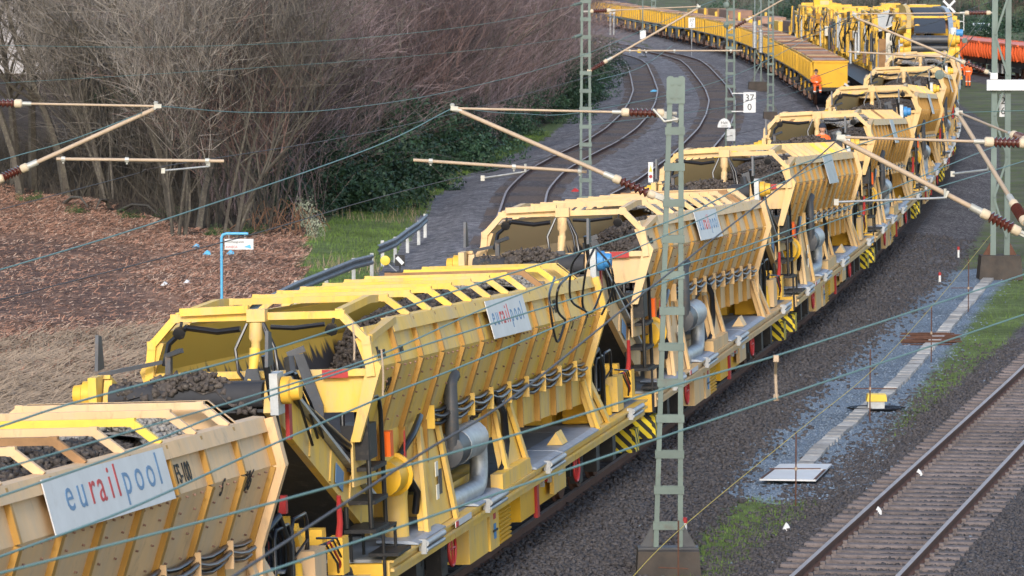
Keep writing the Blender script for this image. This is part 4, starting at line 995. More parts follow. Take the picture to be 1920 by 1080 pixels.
for px in (1863, 1889):
    b = MB(); lx = (px - 1876) / (FPX / Yp) ; b.beam(Vector((lx, 0, zf - m7.location.z)), Vector((lx * .96, 0, 12)), .12, .16, (1, 0, 0)); b.build('leg', M['mast_green'], m7)
for k in range(9):
    z = zf - m7.location.z + .5 + k * 1.15; s = 1 if k % 2 else -1
    b = MB(); b.beam((-.18 * s, -.1, z), (.18 * s, -.1, z + 1.1), .02, .06); b.build('brace', M['mast_green'], m7)
b = MB(); b.add([(-.62, -.45, 0), (.62, -.45, 0), (.62, .5, 0), (-.62, .5, 0), (-.56, -.4, zf - m7.location.z), (.56, -.4, zf - m7.location.z), (.56, .45, zf - m7.location.z), (-.56, .45, zf - m7.location.z)], [(0, 3, 2, 1), (4, 5, 6, 7), (0, 1, 5, 4), (1, 2, 6, 5), (2, 3, 7, 6), (3, 0, 4, 7)]); b.build('foundation', M['concrete'], m7)
for s in (-1, 1):
    b = MB(); zz = zf - m7.location.z; b.prism([(s * .2, 0, zz), (s * .48, 0, zz), (s * .2, 0, zz + .5)], (0, -.02, 0), (0, .02, 0)); b.build('gusset', M['rust'], m7)
p0 = local(m7, at(1849, 159, Yp)); b = MB(); b.box(p0 + Vector((1.6, -.16, 0)), (3.2, .18, .30)); b.build('crossbeam', M['sign_white'], m7); b = MB(); b.box(p0 + Vector((.2, -.16, .25)), (.2, .18, .18)); b.build('pad', M['white_paint'], m7)
cantilever(m7, at(1850, 24, Yp), at(1602, 26, Yp), at(1846, 133, Yp), at(1604, 33, Yp), (at(1772, 107, Yp), at(1590, 97, Yp)), r=.032, tie_ins=.5, ins=.6)
# masts just outside the picture on the left and right, their arms reach in
mR = mast('mast at the right edge holding the lower horizontal arm', at(1990, 300, 60.6).x, 60.6, 8.2, .42, .22)
cantilever(mR, at(1912, 268, 60.6), at(1577, 257, 60.5), at(1898, 428, 60.6), at(1582, 264, 60.5), None, (at(1568, 379, 60.5), at(1772, 371, 60.5)), tie_ins=.34, ins=.34)
b = MB(); b.beam(local(mR, at(1772, 371, 60.5)), local(mR, at(1778, 358, 60.5)), .03, .03); b.beam(local(mR, at(1912, 268, 60.6)), local(mR, at(1985, 272, 60.6)), .05, .06); b.beam(local(mR, at(1900, 430, 60.6)), local(mR, at(1985, 470, 60.6)), .05, .06); b.build('arm_bracket', M['clamp'], mR)
mQ = mast('mast beyond the right edge holding the steep swung arm', at(1985, 300, 66.).x, 66.0, 8.2, .42, .22)
cantilever(mQ, at(1922, 262, 67.), at(1798, 211, 69.5), at(1918, 410, 67.), at(1800, 219, 69.5), None, (at(1786, 326, 69.3), at(1853, 318, 68.4)), tie_ins=.34, ins=.34)
mL = mast('mast beyond the left edge holding the arm over the wood edge', at(-90, 300, 72.).x, 72., 8.2, .42, .22)
cantilever(mL, at(-22, 193, 72.), at(296, 199, 72.), at(6, 333, 72.), at(288, 205, 72.), (at(106, 298, 72), at(420, 302, 72.)), (at(306, 320, 72), at(392, 312, 72.)), tie_ins=.40, ins=.30)

def spline(pts, n=10):
    P_ = [Vector(p) for p in pts]; out = []
    P_ = [P_[0] * 2 - P_[1]] + P_ + [P_[-1] * 2 - P_[-2]]
    for i in range(1, len(P_) - 2):
        a, b_, c, d = P_[i - 1:i + 3]
        for k in range(n):
            t = k / n; out.append(.5 * ((2 * b_) + (c - a) * t + (2 * a - 5 * b_ + 4 * c - d) * t * t + (3 * b_ - a - 3 * c + d) * t ** 3))
    out.append(P_[-2]); return out
def wire(label, pts, r=.011, mat_='copper_green', sp=True, cat='overhead wire', name='overhead_wire', group='overhead wires'):
    p = spline(pts, 8) if sp else [Vector(a) for a in pts]
    o = MB().tube(p, r, 5).build(name, M[mat_], None, 80); tag(o, label, cat, group); return o
def gw(L): return [G(a, b_, z) for a, b_, z in L]
RW = .0088
wire('green carrier wire from the left arm falling to the left edge', gw([(298, 199, 6.62), (135, 262, 6.3), (0, 301, 6.15), (-400, 420, 6.)]), RW * .9)
wire('green carrier wire sagging from the left arm across the wood', [at(298, 199, 72), at(470, 211, 82), at(640, 204, 93), at(850, 170, 110), at(1080, 108, 128), at(1308, 13, 143.2), at(1500, -60, 175)], RW * .9)
wire('dark contact wire below the left arm', gw([(-300, 470, 5.55), (0, 393, 5.55), (250, 327, 5.56)]) + [at(306, 312, 72), at(620, 262, 84), at(850, 213, 100), at(1120, 140, 125), at(1290, 97, 143), at(1420, 60, 175)], RW * .8, 'wire_dark')
wire('green carrier wire from the middle arm down across the cleared ground', gw([(850, 202, 6.62), (695, 278, 6.3), (320, 408, 6.05), (0, 506, 5.95), (-500, 650, 5.9)]), RW)
wire('dark contact wire crossing in front of the blue sign post', gw([(-300, 640, 5.5), (0, 562, 5.52), (470, 440, 5.54), (700, 373, 5.55), (905, 322, 5.56)]) + [at(1130, 270, 84), at(1400, 190, 108), at(1625, 108, 133), at(1740, 60, 175)], RW * .85, 'wire_dark')
wire('green carrier wire from the middle arm on to the portal mast', [at(850, 202, 71.2), at(969, 213, 78), at(1110, 207, 86), at(1380, 140, 108), at(1602, 27, 133), at(1720, -10, 170)], RW * .8)
wire('green wire from the swung right arm down over the second wagon front', gw([(1800, 210, 6.62), (1464, 321, 6.25), (1287, 402, 6.1), (1118, 462, 6.), (900, 531, 6.), (662, 607, 5.95), (480, 664, 5.95), (147, 753, 5.95), (0, 800, 5.95), (-250, 876, 5.95)]), RW)
wire('green wire crossing the second wagon name plate', gw([(1560, 300, 5.9), (1287, 424, 5.9), (1122, 495, 5.9), (900, 582, 5.9), (708, 667, 5.9), (480, 740, 5.9), (213, 818, 5.9), (0, 880, 5.9), (-200, 935, 5.9)]), RW * .8)
wire('upper of two close green wires through the steady arms', gw([(1990, 235, 5.55), (1860, 277, 5.55), (1500, 424, 5.55), (1287, 495, 5.55), (900, 614, 5.55), (480, 752, 5.55), (240, 847, 5.55), (0, 931, 5.55), (-200, 1000, 5.55)]), RW)
wire('lower of two close green wires through the steady arms', gw([(2000, 272, 5.5), (1920, 302, 5.5), (1690, 372, 5.5), (1500, 437, 5.5), (1211, 543, 5.5), (900, 673, 5.5), (719, 744, 5.5), (480, 847, 5.5), (240, 955, 5.5), (0, 1044, 5.5), (-150, 1100, 5.5)]), RW)
wire('dark sagging feeder crossing the second wagon towards the right arm', gw([(1577, 257, 6.62), (1500, 322, 6.5), (1211, 546, 6.2), (971, 738, 6.1), (781, 856, 6.05), (480, 1053, 6.), (380, 1120, 6.)]), RW, 'wire_dark')
ua = gw([(2050, 470, 5.95), (1920, 515, 5.95), (1500, 653, 5.95), (1278, 719, 5.95), (960, 817, 5.95), (480, 951, 5.95), (0, 1075, 5.95), (-150, 1115, 5.95)])
ub = gw([(2050, 545, 5.6), (1920, 590, 5.6), (1455, 747, 5.6), (960, 916, 5.6), (748, 989, 5.6), (480, 1079, 5.6), (350, 1125, 5.6)])
wa = wire('upper thick green wire over the ballast slope', ua, RW * .95); wb_ = wire('lowest thick green wire over the ballast slope', ub, RW * .95)
b = MB(); b.tube([G(1455, 670, 5.95), G(1454, 700, 5.8), G(1456, 747, 5.6)], .012, 6); b.box(G(1455, 672, 5.94), (.04, .04, .05)); b.box(G(1455, 745, 5.6), (.04, .04, .05)); b.build('dropper', M['tube_beige'], wa)
wire('thin green line crossing the upper left wood', [at(-60, 84, 108), at(0, 85, 112), at(320, 88, 120), at(640, 74, 128), at(900, 46, 135), at(1066, 13, 142)], RW * .7)
wire('thin green line below it ending at the ladder mast', [at(-60, 161, 108), at(0, 156, 112), at(320, 137, 120), at(640, 116, 128), at(900, 93, 135), at(1068, 72, 142)], RW * .6)
for px, py in ((1070, 11), (1072, 71)):
    b = MB(); p = local(m2, at(px, py, 142.5)); e = local(m2, at(1092, py - 6, 143)); b.tube([p, p.lerp(e, .4)], .02, 6); b.tube([p.lerp(e, .3), p.lerp(e, .95)], .05, 6); b.build('strain_insulator', M['mast_green'], m2, 40)
for i, (a, c, Ya, Yc) in enumerate((((1120, 150), (1260, 86), 143, 190), ((1080, 205), (1390, 145), 143, 205), ((1105, 235), (1560, 155), 143, 260), ((1325, 265), (1690, 160), 190, 300), ((1140, 30), (1365, 47), 143, 200), ((1370, 95), (1600, 33), 200, 133), ((1500, 30), (1720, 60), 260, 330), ((1640, 60), (1880, -5), 220, 133), ((1420, 60), (1660, 30), 297, 220))):
    A_, C_ = at(*a, Ya), at(*c, Yc); mid = (A_ + C_) / 2 - Vector((0, 0, .25))
    wire(['thin wire between the slim mast and the sidings', 'thin wire over the curved sidings', 'thin wire running to the seated worker', 'thin wire past the kilometre board', 'thin wire to the two round insulators', 'thin wire in front of the box wagons', 'thin wire above the box wagon end', 'thin wire over the cleaning machine', 'thin wire beside the tension weights'][i], [A_, mid, C_], .012, 'wire_dark' if i % 2 else 'copper_green')
wire('wire running right from the swung arm head', [at(1798, 211, 69.5), at(1960, 206, 74)], RW * .7)
wire('thin wire through the round insulator disc by the far wagons', [at(1712, 145, 150), at(1800, 95, 140), at(1880, -10, 133)], .014)
b = MB(); b.lathe(at(1762, 140, 133), (-.2, -1, 0), [(0, .05), (.03, .14), (.07, .14), (.1, .04)], 16); b.cyl(at(1762, 140, 132.9), at(1790, 60, 133), .012, 5); tag(b.build('strain_insulator', M['mast_green'], None, 40), 'round green insulator disc hanging in front of the far wagons', 'insulator')
b = MB(); b.lathe(at(1809, 76, 200), (-.2, -1, 0), [(0, .05), (.03, .12), (.07, .12), (.1, .04)], 16); b.cyl(at(1809, 76, 199.9), at(1850, 20, 199), .012, 5); tag(b.build('strain_insulator', M['mast_green'], None, 40), 'small round insulator disc in front of the orange wagons', 'insulator')
# looped jumper cables hanging from the wires over the third wagon front
for i, L_ in enumerate(([(1090, 471), (1072, 500), (1070, 560), (1095, 582)], [(1115, 463), (1100, 500), (1092, 570), (1110, 585), (1130, 540)], [(1116, 463), (1145, 500), (1148, 545), (1128, 590)], [(1068, 515), (1047, 540), (1045, 580), (1060, 600)], [(1040, 520), (1030, 560), (1044, 640), (1060, 603)])):
    wire('black looped jumper cable hanging before the third wagon', [G(a, b_, 5.95 - .02 * i) if k == 0 else at(a, b_, G(L_[0][0], L_[0][1], 5.95).y + .2 * k) for k, (a, b_) in enumerate(L_)], .013, 'black_gloss', cat='cable', name='jumper_cable', group='looped jumper cables')
b = MB(); p0 = G(719, 658, 5.95)
for (a, c) in (((715, 655), (718, 742)), ((661, 607), (664, 675))):
    o = wire('thin dropper rope hanging between wires before the second wagon', [at(*a, p0.y), at((a[0] + c[0]) / 2 + 2, (a[1] + c[1]) / 2, p0.y), at(*c, p0.y)], .008, 'tube_beige', cat='cable', name='dropper_rope', group='dropper ropes')
# ------------------------------------------------------------------ loose ground cover: ballast stones, grass, chips
def scatter(n, x0, x1, y0, y1, keep, seed):
    r = np.random.RandomState(seed); x = r.uniform(x0, x1, n); yy = r.uniform(y0, y1, n); k = keep(x, yy, r); return x[k], yy[k]
blue_s = blur(blue, 4)
def in_blue(x, y_, r): return samp(blue_s, x + r.uniform(-.15, .15, len(x)), y_ + r.uniform(-.15, .15, len(x))) + .22 * r.normal(0, 1, len(x)) > .5
dT = lambda nm, x, yy: x - np.interp(yy, _Y, PATHS[nm])
def near_more(yy, r, y0, y1, p=1.): return r.uniform(0, 1, len(yy)) < np.clip(((y1 - yy) / (y1 - y0)), .12, 1) ** p
x, yy = scatter(330000, -3, 16, 60, 150, lambda x, y_, r: (dT('T1', x, y_) > .70) & (dT('T1', x, y_) < 3.3 + .25 * r.normal(0, 1, len(x))) & ~in_blue(x, y_, r) & near_more(y_, r, 60, 150), 101)
v, f = stones(len(x), np.stack([x, yy, gz_np(x, yy) + .012], -1), .062, 102); o = np_mesh('ballast_stones', v, f, M['stone_dark']); tag(o, 'dark ballast stones on the slope beside the train', kind='stuff')
x, yy = scatter(230000, 2, 19, 58, 112, lambda x, y_, r: (np.abs(dT('T3', x, y_)) < 2.75 + .3 * r.normal(0, 1, len(x))) & (np.abs(np.abs(dT('T3', x, y_)) - .75) > .09) & near_more(y_, r, 55, 118) & ((np.abs(dT('T3', x, y_)) > 1.25) | (np.abs((((y_ - 40.) / .61 + .5) % 1) - .5) * .61 > .15)), 103)
z = gz_np(x, yy) + .005 + .0 * x
v, f = stones(len(x), np.stack([x, yy, z], -1), .055, 104); o = np_mesh('ballast_stones', v, f, M['stone_dark']); tag(o, 'dark ballast stones round the right-hand track', kind='stuff')
x, yy = scatter(90000, 2, 16, 66, 135, lambda x, y_, r: in_blue(x, y_, r) & near_more(y_, r, 66, 130), 105)
v, f = stones(len(x), np.stack([x, yy, gz_np(x, yy) + .004], -1), .034, 106)
mat('stone_blue', (.165, .215, .28), .9, var=.5, scale=11.)
o = np_mesh('blue_gravel', v, f, M['stone_blue']); tag(o, 'blue grey fine gravel of the cess path', kind='stuff')
def blades(x, yy, h, wd, seed, lay=0.3, zoff=0.):
    r = np.random.RandomState(seed); n = len(x); a = r.uniform(0, 6.28, n); hh = h * r.uniform(.4, 1.3, n); t = r.uniform(0, lay, n); b_ = r.uniform(0, 6.28, n)
    z = gz_np(x, yy) + zoff; p = np.stack([x, yy, z], -1); sx = np.stack([np.cos(a), np.sin(a), np.zeros(n)], -1) * (wd * r.uniform(.6, 1.4, n))[:, None]
    tip = p + np.stack([np.sin(t) * np.cos(b_), np.sin(t) * np.sin(b_), np.cos(t)], -1) * hh[:, None]
    v = np.stack([p - sx, p + sx, tip], 1).reshape(-1, 3); return v, np.arange(3 * n).reshape(-1, 3)
gfun = lambda x, y_: np.clip(1 - np.maximum.reduce([samp(ballast, x, y_), samp(blue, x, y_), samp(mulch, x, y_)]), 0, 1)
clump = lambda x, y_, s, sd: fnoise(x, y_, s, sd)
x, yy = scatter(260000, 1, 19, 62, 145, lambda x, y_, r: (gfun(x, y_) > .5) & (dT('T1', x, y_) > 2.8) & (dT('T3', x, y_) < 3.4) & (clump(x, y_, 2.2, 7) > -.55 + .5 * r.normal(0, 1, len(x))) & near_more(y_, r, 60, 150), 111)
v, f = blades(x, yy, .11, .006, 112, .9); o = np_mesh('grass', v, f, M['grass_blade']); tag(o, 'short grass between the cess path and the tracks', kind='stuff')
x, yy = scatter(150000, -9, 3, 112, 235, lambda x, y_, r: (gfun(x, y_) > .5) & (samp(wood, x, y_) < .5) & (clump(x, y_, 1.4, 8) > -.5 + .5 * r.normal(0, 1, len(x))), 113)
v, f = blades(x, yy, .12, .010, 114, .9); o = np_mesh('grass', v, f, M['grass_blade']); tag(o, 'bright grass verge along the wood and crash barrier', kind='stuff')
x, yy = scatter(22000, -9, 3, 112, 200, lambda x, y_, r: (gfun(x, y_) > .5) & (samp(wood, x, y_) < .5) & (clump(x, y_, .8, 18) > .45), 115)
v, f = blades(x, yy, .45, .008, 116, .7); o = np_mesh('dry_grass', v, f, M['dry_blade']); tag(o, 'dry straw-coloured grass tufts in the verge', kind='stuff')
def sticks(x, yy, L, wd, seed, tilt=.25, zoff=.02):
    r = np.random.RandomState(seed); n = len(x); a = r.uniform(0, 3.14, n); t = r.normal(0, tilt, n); ll = L * r.uniform(.3, 1.5, n)
    z = gz_np(x, yy) + zoff + np.abs(r.normal(0, .02, n)); p = np.stack([x, yy, z], -1)
    d = np.stack([np.cos(a) * np.cos(t), np.sin(a) * np.cos(t), np.sin(t)], -1) * ll[:, None] * .5; d[:, 2] = np.abs(d[:, 2]); s = np.stack([-np.sin(a), np.cos(a), np.full(n, .5)], -1) * (wd * r.uniform(.5, 1.5, n))[:, None]
    v = np.stack([p - d * [1, 1, 0] - s, p - d * [1, 1, 0] + s, p + d * [1, 1, 2] + s * .6, p + d * [1, 1, 2] - s * .6], 1).reshape(-1, 3); return v, np.arange(4 * n).reshape(-1, 4)
for n_, sd, L_, wd_, cm_, lab in ((110000, 121, .15, .012, 'chip', 'reddish wood chips strewn over the cleared ground'), (50000, 125, .13, .010, 'chip_light', 'pale wood splinters among the chips'), (50000, 127, .18, .012, 'chip_dark', 'dark bark bits among the chips')):
    x, yy = scatter(n_, -22, -4, 100, 182, lambda x, y_, r: (samp(mulch, x, y_) > .5) & ((samp(darkp, x, y_) < .5) | (r.uniform(0, 1, len(x)) < .25)) & (fnoise(x, y_, 1.1, sd) > -.7 + .5 * r.normal(0, 1, len(x))), sd)
    v, f = sticks(x, yy, L_, wd_, sd + 1); o = np_mesh('wood_chips', v, f, M[cm_]); tag(o, lab, kind='stuff')
x, yy = scatter(52000, -16, -4, 84, 118, lambda x, y_, r: samp(dry, x, y_) > .5, 123)
v, f = sticks(x, yy, .5, .008, 124, .22); o = np_mesh('dry_reeds', v, f, M['dry_blade']); tag(o, 'flattened dry reeds at the near edge of the clearing', kind='stuff')

# ------------------------------------------------------------------ bare trees
def perp(d, r):
    a = Vector((r.uniform(-1, 1), r.uniform(-1, 1), r.uniform(-1, 1))); a = a - d * a.dot(d)
    return a.normalized() if a.length > 1e-4 else d.orthogonal().normalized()
def make_tree(seed, H, kind):
    r = random.Random(seed); tr = MB(); tw_v = []; tw_f = []
    def ribbon(p, d, L, w0, seg=3, curl=.5):
        nrm = perp(d, r); q0 = p; pts = [(p, w0)]
        for k in range(seg):
            d = (d + Vector((r.uniform(-1, 1), r.uniform(-1, 1), r.uniform(-.5, 1.))) * curl).normalized(); q0 = q0 + d * (L / seg); pts.append((q0, w0 * (1 - (k + 1) / (seg + .35))))
        o = len(tw_v)
        for a, w_ in pts: tw_v.append(a - nrm * w_); tw_v.append(a + nrm * w_)
        for k in range(seg): tw_f.append((o + 2 * k, o + 2 * k + 1, o + 2 * k + 3, o + 2 * k + 2))
        return pts, d
    def branch(p, d, L, rad, lvl):
        n = 5 if lvl < 2 else 3; pts = [p]; rr = [rad]; dd = d
        for k in range(n):
            dd = (dd + Vector((r.uniform(-1, 1), r.uniform(-1, 1), r.uniform(-.3, .8))) * (.13 + .13 * lvl)).normalized(); pts.append(pts[-1] + dd * (L / n)); rr.append(rad * (1 - .75 * (k + 1) / n))
        tr.tube(pts, rr, 5 if lvl == 0 else 4, False)
        nch = {0: 9, 1: 6, 2: 7}[lvl] if kind != 'shrub' else {0: 6, 1: 5, 2: 5}[lvl]
        for c in range(nch):
            t = r.uniform(.22 if lvl else .28, 1.0); i = min(int(t * n), n - 1); q_ = pts[i].lerp(pts[i + 1], t * n - i)
            ang = r.uniform(.45, 1.0); nd = (dd * math.cos(ang) + perp(dd, r) * math.sin(ang)); nd.z += .25; nd.normalize()
            if lvl < 2: branch(q_, nd, L * r.uniform(.42, .66), rr[i] * .55, lvl + 1)
            else:
                ps, d3 = ribbon(q_, nd, L * r.uniform(.7, 1.25), .0115, 3)
                for e in range(2):
                    a, w_ = ps[r.randint(1, 3)]; n2 = (d3 + perp(d3, r) * .8).normalized(); ribbon(a, n2, L * r.uniform(.4, .8), .0085, 2)
    if kind == 'shrub':
        for s_ in range(7):
            a = r.uniform(0, 6.28); d = Vector((math.cos(a) * .45, math.sin(a) * .45, 1)).normalized(); branch(Vector((r.uniform(-.5, .5), r.uniform(-.5, .5), -.1)), d, H * r.uniform(.6, .95), .035, 1)
    elif kind == 'multi':
        for s_ in range(4):
            a = r.uniform(0, 6.28); d = Vector((math.cos(a) * .28, math.sin(a) * .28, 1)).normalized(); branch(Vector((r.uniform(-.3, .3), r.uniform(-.3, .3), -.1)), d, H * r.uniform(.6, .85), .07, 0 if s_ < 2 else 1)
    else: branch(Vector((0, 0, -.1)), Vector((r.uniform(-.08, .08), r.uniform(-.08, .08), 1)).normalized(), H * .8, H * .014 + .03, 0)
    tm = tr.mesh('trunk'); cm = bpy.data.meshes.new('crown'); cm.from_pydata([tuple(a) for a in tw_v], [], tw_f); cm.update()
    return tm, cm
VAR = {}
for kind, H, n_, tm_ in (('tree', 10.5, 3, 'twig_grey'), ('multi', 8.5, 3, 'twig_grey'), ('multi', 8.5, 3, 'twig_purple'), ('shrub', 4.6, 2, 'twig_grey'), ('shrub', 5.0, 2, 'twig_red'), ('tree', 10.5, 2, 'twig_purple')):
    L_ = VAR.setdefault((kind, tm_), [])
    for k in range(n_):
        a, c = make_tree(len(VAR) * 37 + k * 5 + 3, H, kind); a.materials.append(M['bark']); c.materials.append(M[tm_]); L_.append((a, c))
TREES = []
def place_tree(kind, tw, x, y_, sc, label, name='bare_tree', cat='tree', group='bare trees of the wood'):
    a, c = rng.choice(VAR[(kind, tw)]); o = empty(name, (x, y_, gz(x, y_) - .05), rng.uniform(0, 6.28)); o.scale = (sc * rng.uniform(.9, 1.15),) * 2 + (sc,)
    tag(o, label, cat, group); link('trunk', a, None, o); link('crown', c, None, o); TREES.append((x, y_)); return o
def edge_x(y_): return float(np.interp(y_, [149, 158, 170, 198, 214, 252, 300, 345, 400], [-7.2, -6.6, -6.2, -3.6, -1.6, 2.0, 4.6, 4.4, 0.]))
def front_y(x): return float(np.interp(x, [-40, -19.5, -14, -10.5, -7], [180, 179, 166, 152, 151]))
tr = random.Random(4)
# named front trees
place_tree('multi', 'twig_grey', *G(335, 425).xy, 1.0, 'spreading grey multi-stemmed tree at the front of the clearing')
place_tree('multi', 'twig_grey', *G(440, 428).xy, .95, 'slim grey multi-stemmed tree behind the blue sign post')
place_tree('tree', 'twig_grey', *G(40, 350).xy, 1.0, 'tall dark-limbed bare tree at the left edge of the wood')
cnt = 0
for row in range(2600):
    y_ = 151 + 210 * (tr.random() ** 1.7); x = tr.uniform(-.112 * y_ - 5, edge_x(y_) - .3)
    if y_ < front_y(x) + .5: continue
    md = 1.7 if y_ < 200 else 2.3
    if any((x - a) ** 2 + (y_ - b_) ** 2 < md * md for a, b_ in TREES): continue
    dist_edge = edge_x(y_) - x; dfront = y_ - front_y(x)
    if dist_edge > 9 and dfront > 60 and tr.random() < .75: continue
    u = (x + .055 * y_) / (.06 * y_ + 6)
    pxx = 960 + x / y_ * FPX
    if pxx < 430: kind, tw = tr.choice([('tree', 'twig_grey'), ('multi', 'twig_grey'), ('shrub', 'twig_grey'), ('multi', 'twig_grey')])
    else: kind, tw = tr.choice([('multi', 'twig_purple'), ('tree', 'twig_purple'), ('shrub', 'twig_red'), ('multi', 'twig_purple')])
    if pxx < 150 and (dfront > 10 or tr.random() < .55): continue
    lab = {'twig_grey': 'grey bare tree in the left part of the wood', 'twig_purple': 'purple brown bare tree in the right part of the wood', 'twig_red': 'reddish brown leafless shrub in the right part of the wood'}[tw] if kind != 'shrub' or tw == 'twig_red' else 'grey leafless shrub in the left part of the wood'
    place_tree(kind, tw, x, y_, tr.uniform(.8, 1.12), lab, 'bare_shrub' if kind == 'shrub' else 'bare_tree', 'shrub' if kind == 'shrub' else 'tree', {'twig_grey': 'grey bare ', 'twig_purple': 'purple brown bare ', 'twig_red': 'reddish bare '}[tw] + ('shrubs' if kind == 'shrub' else 'trees'))
    cnt += 1
    if cnt > 230: break
# thicket of thin upright stems between the trees
mat('undergrowth', (.06, .052, .042), .95, var=.5, scale=1.2)
def thicket(name, n, xr, yr, hmax, wd, mat_, keep, seed, label):
    r = np.random.RandomState(seed); x = r.uniform(*xr, n); yy = r.uniform(*yr, n); k = keep(x, yy); x, yy = x[k], yy[k]; n = len(x)
    z = gz_np(x, yy); h = hmax * r.uniform(.25, 1., n); p0 = np.stack([x, yy, z], -1); lean = r.normal(0, .7, (n, 2)); a = r.uniform(0, 6.28, n)
    s = np.stack([np.cos(a), np.sin(a) * .3, 0 * a], -1) * (wd * r.uniform(.5, 1.4, n))[:, None]
    p1 = p0 + np.concatenate([lean * .4, np.ones((n, 1))], 1) * (h * .5)[:, None]; p2 = p0 + np.concatenate([lean, np.ones((n, 1))], 1) * h[:, None] + np.stack([r.normal(0, .12, n), r.normal(0, .12, n), 0 * h], -1)
    v = np.stack([p0 - s, p0 + s, p1 + s * .8, p1 - s * .8, p2 + s * .3, p2 - s * .3], 1).reshape(-1, 3); b_ = (np.arange(n) * 6)[:, None]
    f = np.concatenate([b_ + [0, 1, 2, 3], b_ + [3, 2, 4, 5]]).reshape(-1, 4)
    o = np_mesh(name, v, f, mat_); tag(o, label, kind='stuff')
ex_np = lambda y_: np.interp(y_, [149, 158, 170, 198, 214, 252, 300, 345, 400], [-7.2, -6.6, -6.2, -3.6, -1.6, 2.0, 4.6, 4.4, 0.])
fy_np = lambda x: np.interp(x, [-40, -19.5, -14, -10.5, -7], [180, 179, 166, 152, 151])
inw = lambda x, y_: (x < ex_np(y_)) & (y_ > fy_np(x) + .3)
thicket('undergrowth', 15000, (-30, -5), (154, 215), 1.3, .011, M['undergrowth'], lambda x, y_: inw(x, y_) & (x / y_ < -.058), 201, 'tangled grey undergrowth stems between the left trees')
thicket('undergrowth', 60000, (-30, 6), (160, 345), 5.5, .013, M['twig_purple'], lambda x, y_: inw(x, y_) & (x / y_ > -.065), 202, 'purple brown thicket stems between the right trees')
thicket('undergrowth', 26000, (-45, -8), (195, 300), 7.5, .016, M['twig_purple'], lambda x, y_: inw(x, y_) & (x / y_ > -.09), 203, 'deep brown stems at the back of the wood')
# ------------------------------------------------------------------ evergreen bushes
def leaf_bush(seed, n, rx, ry, rz, ls):
    r = np.random.RandomState(seed); nl = 16; c = np.stack([r.normal(0, .5, nl) * rx, r.normal(0, .5, nl) * ry, np.abs(r.normal(.35, .32, nl)) * rz], -1); rad = r.uniform(.28, .55, nl) * min(rx, rz)
    k = r.randint(0, nl, n); d = r.normal(0, 1, (n, 3)); d /= np.linalg.norm(d, axis=1)[:, None]; p = c[k] + d * (rad[k] * r.uniform(.55, 1.1, n) ** .6)[:, None]; p[:, 2] = np.maximum(p[:, 2], .03)
    a = r.normal(0, 1, (n, 3)) ; a -= d * (a * d).sum(1)[:, None] * .6; a /= np.linalg.norm(a, axis=1)[:, None]; b_ = np.cross(a, d + r.normal(0, .5, (n, 3))); b_ /= np.linalg.norm(b_, axis=1)[:, None]
    s = (ls * r.uniform(.5, 1.4, n))[:, None]
    v = np.stack([p - a * s, p + b_ * s * .5, p + a * s, p - b_ * s * .5], 1).reshape(-1, 3); return v, np.arange(4 * n).reshape(-1, 4)
BV = []
for k in range(3):
    v, f = leaf_bush(300 + k, 5200, 2.0, 1.7, 2.5, .085); o = np_mesh('foliage', v, f, M['leaf_dark']); BV.append(o.data); bpy.data.objects.remove(o)
v, f = leaf_bush(333, 2600, 1.0, .8, 1.3, .05); o = np_mesh('foliage', v, f, M['leaf_mid']); BS = o.data; bpy.data.objects.remove(o)
v, f = leaf_bush(334, 900, .9, .6, 1.4, .05); o = np_mesh('foliage', v, f, M['leaf_pale']); BP = o.data; bpy.data.objects.remove(o)
stem = MB()
for k in range(9): stem.tube([(0, 0, -.1), (rng.uniform(-.5, .5), rng.uniform(-.5, .5), .9), (rng.uniform(-1.2, 1.2), rng.uniform(-1.1, 1.1), rng.uniform(1.4, 2.2))], [.05, .035, .012], 5)
stem = stem.mesh('stems'); stem.materials.append(M['bark'])
BL = [(605, 398, .85), (640, 400, .95), (690, 392, 1.0), (735, 372, 1.05), (775, 350, 1.0), (815, 335, .85), (770, 318, 1.1), (850, 318, .95), (885, 300, .9), (700, 345, 1.2), (930, 280, .7), (985, 252, .75), (1030, 228, .85), (1068, 208, .9), (1092, 188, .95), (1108, 168, 1.0), (1116, 148, 1.0), (1060, 190, 1.0), (1100, 150, 1.1)]
ORD = ['first', 'second', 'third', 'fourth', 'fifth', 'sixth', 'seventh', 'eighth', 'ninth', 'tenth', 'eleventh', 'twelfth', 'thirteenth', 'fourteenth', 'fifteenth', 'sixteenth', 'seventeenth', 'eighteenth', 'nineteenth', 'twentieth', 'twenty-first', 'twenty-second', 'twenty-third']
BX = sorted(range(len(BL)), key=lambda i: BL[i][0])
for i, (px, py, sc) in enumerate(BL):
    p = G(px, py, -.3); o = empty('evergreen_bush', (p.x - .6, p.y + .6, gz(p.x, p.y) - .1), rng.uniform(0, 6.28)); o.scale = (sc, sc, sc * rng.uniform(.85, 1.15))
    tag(o, f'{ORD[BX.index(i)]} dark evergreen bush from the left along the wood edge', 'bush', 'evergreen bushes along the wood edge'); link('foliage', BV[i % 3], None, o); link('stems', stem, None, o)
for px, py, sc, me, lab in ((575, 425, 1.0, BP, 'bush with pale silvery leaves by the green verge'), (560, 400, 1.1, BP, 'pale-leaved climber behind the silvery bush'), (590, 440, .7, BP, 'small pale-leaved shrub at the verge corner')):
    p = G(px, py, -.3); o = empty('pale_bush', (p.x, p.y, gz(p.x, p.y) - .05), rng.uniform(0, 6.28)); o.scale = (sc * .8, sc * .8, sc); tag(o, lab, 'bush'); link('foliage', me, None, o); link('stems', stem, None, o).scale = (.5, .5, .6)
